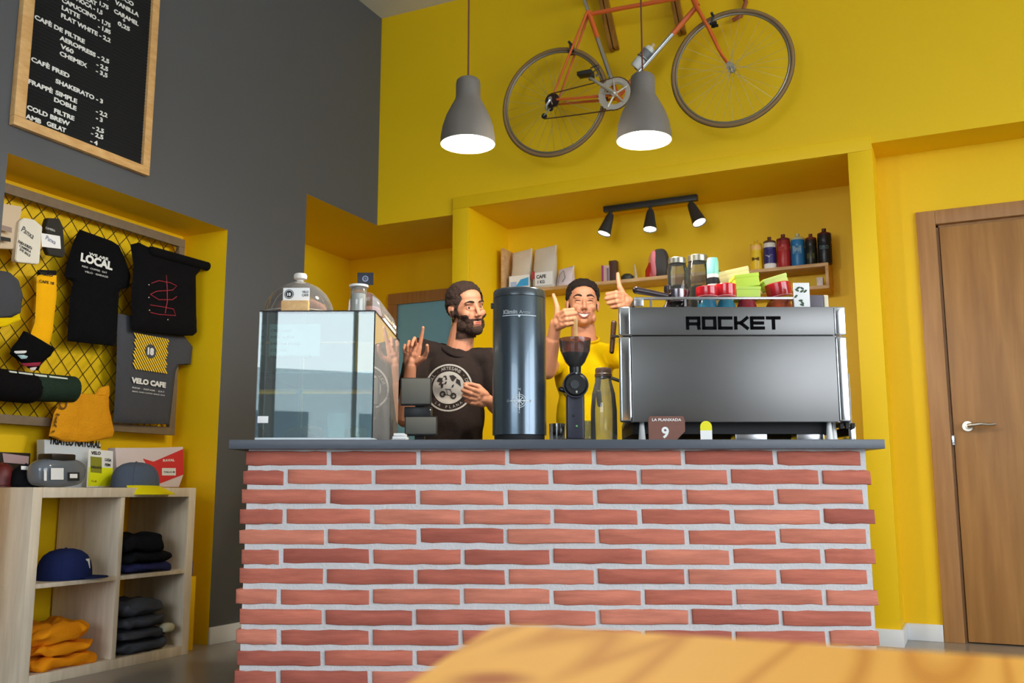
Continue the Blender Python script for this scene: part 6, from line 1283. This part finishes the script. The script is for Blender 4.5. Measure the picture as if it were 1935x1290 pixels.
# ---- smiling man in the yellow t-shirt
D = 4.72
hc2 = C_(1101, 576, D); H2 = frame_(hc2, (.02, -.98, .02), (.02, .0, 1))
org2 = (hc2.x, D + .04, 0); man2 = thing('person', 'smiling man in a yellow t-shirt giving two thumbs up, behind the coffee grinder', 'person', org2, 'C')
neck2 = Vector((hc2.x + .01, D + .05, hc2.z - .19)); sR2 = C_(1050, 672, D + .05); sL2 = C_(1158, 672, D + .05); hip2 = Vector((hc2.x, D + .07, .92))
wrR2 = C_(1050, 612, 4.36); elR2 = C_(1034, 700, 4.5); wrL2 = C_(1186, 570, 4.42); elL2 = C_(1204, 676, 4.56)
sk = B(); head_parts(sk, H2, 1.02)
sk.cap(H2 @ Vector((0, -.025, -.05)), neck2 + Vector((0, 0, -.03)), .056, .068, n=18); sk.cap(neck2 + Vector((0, 0, -.05)), hip2, .075, .085, n=20)
for s_, e_, w_ in ((sR2, elR2, wrR2), (sL2, elL2, wrL2)): sk.cap(s_, e_, .05, .042); sk.cap(e_, w_ + (e_ - w_) * .35, .043, .036); sk.cap(e_, w_, .037, .028)
fist = [(1.4, 1.6, 1.0), (1.45, 1.6, 1.0), (1.45, 1.6, 1.0), (1.45, 1.6, 1.0)]
hand(sk, wrR2, (.50, -.84, .2), (-.15, -.1, 1), True, fist, [(.3, .95, .1), (-.05, 1, .05), (-.12, 1, .0)], sc=1.02, spread=.0)
hand(sk, wrL2, (-.62, -.78, -.02), (-.12, -.05, 1), False, fist, [(.5, .85, .1), (.12, 1, .05), (-.02, 1, .0)], sc=1.04, spread=.0)
me2 = to_mesh(sk, .0030, 3)
push(me2, H2, [((s * .031, .094, .002), (.014, .02, .008), (0, -.006, 0)) for s in (-1, 1)] + [((s * .044, .084, -.034), (.016, .02, .014), (s * .002, .006, .004)) for s in (-1, 1)] + [((0, .088, -.071), (.03, .02, .006), (0, -.007, 0))])
skin2 = skinmat('rosy skin', (212, 146, 112)); body2 = link_mesh('body', me2.copy(), [skin2], org2, man2)
def hair2(p):
    if p.z < -.03 and p.y > -.02: return -1
    k = min(.085 - p.y - max(0, .078 - p.z) * 2.2, p.z + .06 - max(0, p.y) * .8)
    if abs(p.x) > .055: k = min(.022 - p.y + max(0, p.z - .02) * 1.0, p.z + .03)
    if abs(abs(p.x) - .082) < .014 and p.z < .026 and -.03 < p.y < .02: return -1
    return min(k, 1)
shell(me2, H2, hair2, lambda p: .007 + .014 * max(0, min(1, (p.z - .03) / .06)), mat('black brown hair', (34, 22, 18), .75, var=.35, vscale=240, bump=.7, bscale=420), 'hair', org2, man2, nz=.004, nf=60, seed=5)
eyes(H2, man2, org2, closed=True); brows(H2, man2, org2, hairM, .003)
b = B(org2); N = 10; xs_ = [-1 + 2 * k / N for k in range(N + 1)]
up_ = [H2 @ Vector((x * .032, .0935 - abs(x) ** 2 * .016, -.064 + .010 * x * x)) for x in xs_]; lo_ = [H2 @ Vector((x * .030, .0925 - abs(x) ** 2 * .015, -.082 + .025 * x * x)) for x in xs_]
b.m(mat('teeth', (236, 230, 218), .3)); b.add(up_ + lo_, [[k, k + 1, N + 2 + k, N + 1 + k] for k in range(N)]); b.build('teeth', parent=man2)
b = B(org2); b.m(MATS['lips'])
b.tube([p + H2.to_3x3() @ Vector((0, .001, .001)) for p in up_], [.001] + [.0028] * (N - 1) + [.001], n=8); b.tube([p + H2.to_3x3() @ Vector((0, .001, -.001)) for p in lo_], [.001] + [.0036] * (N - 1) + [.001], n=8); b.build('lips', parent=man2)
ts2 = tshirt(neck2, sR2, sL2, elR2, elL2, hip2, fr=.5)
shirt2 = link_mesh('tshirt', ts2, [cloth('bright yellow cotton', (244, 204, 8), .2, .03)], org2, man2)
b = B(org2); b.m(cloth('collar yellow', (226, 186, 6), .2)); ncv = UZ
cw = [neck2 + Vector((.074 * math.cos(t), .07 * math.sin(t) - .004, .026 + .03 * math.sin(t) * (1 if math.sin(t) > 0 else 1.1))) for t in [2 * PI * k / 40 for k in range(40)]]; b.tube(cw, .006, n=8, closed=True); b.build('collar', parent=shirt2)
legs(man2, org2, (hip2 + Vector((-.08, 0, 0)), hip2 + Vector((.08, 0, 0))), [(hip2.x - .12, D + .06, 0), (hip2.x + .12, D + .07, 0)], jeans, BLACKM)
b = B(org2); b.m(BLACK); d = (elL2 - wrL2).normalized(); M = Matrix.Translation(wrL2 + d * .022) @ d.to_track_quat('Z', 'Y').to_matrix().to_4x4(); b.lathe([(.0285, -.011), (.0315, -.009), (.0315, .009), (.0285, .011)], n=28, M=M); b.build('wristwatch', parent=man2)
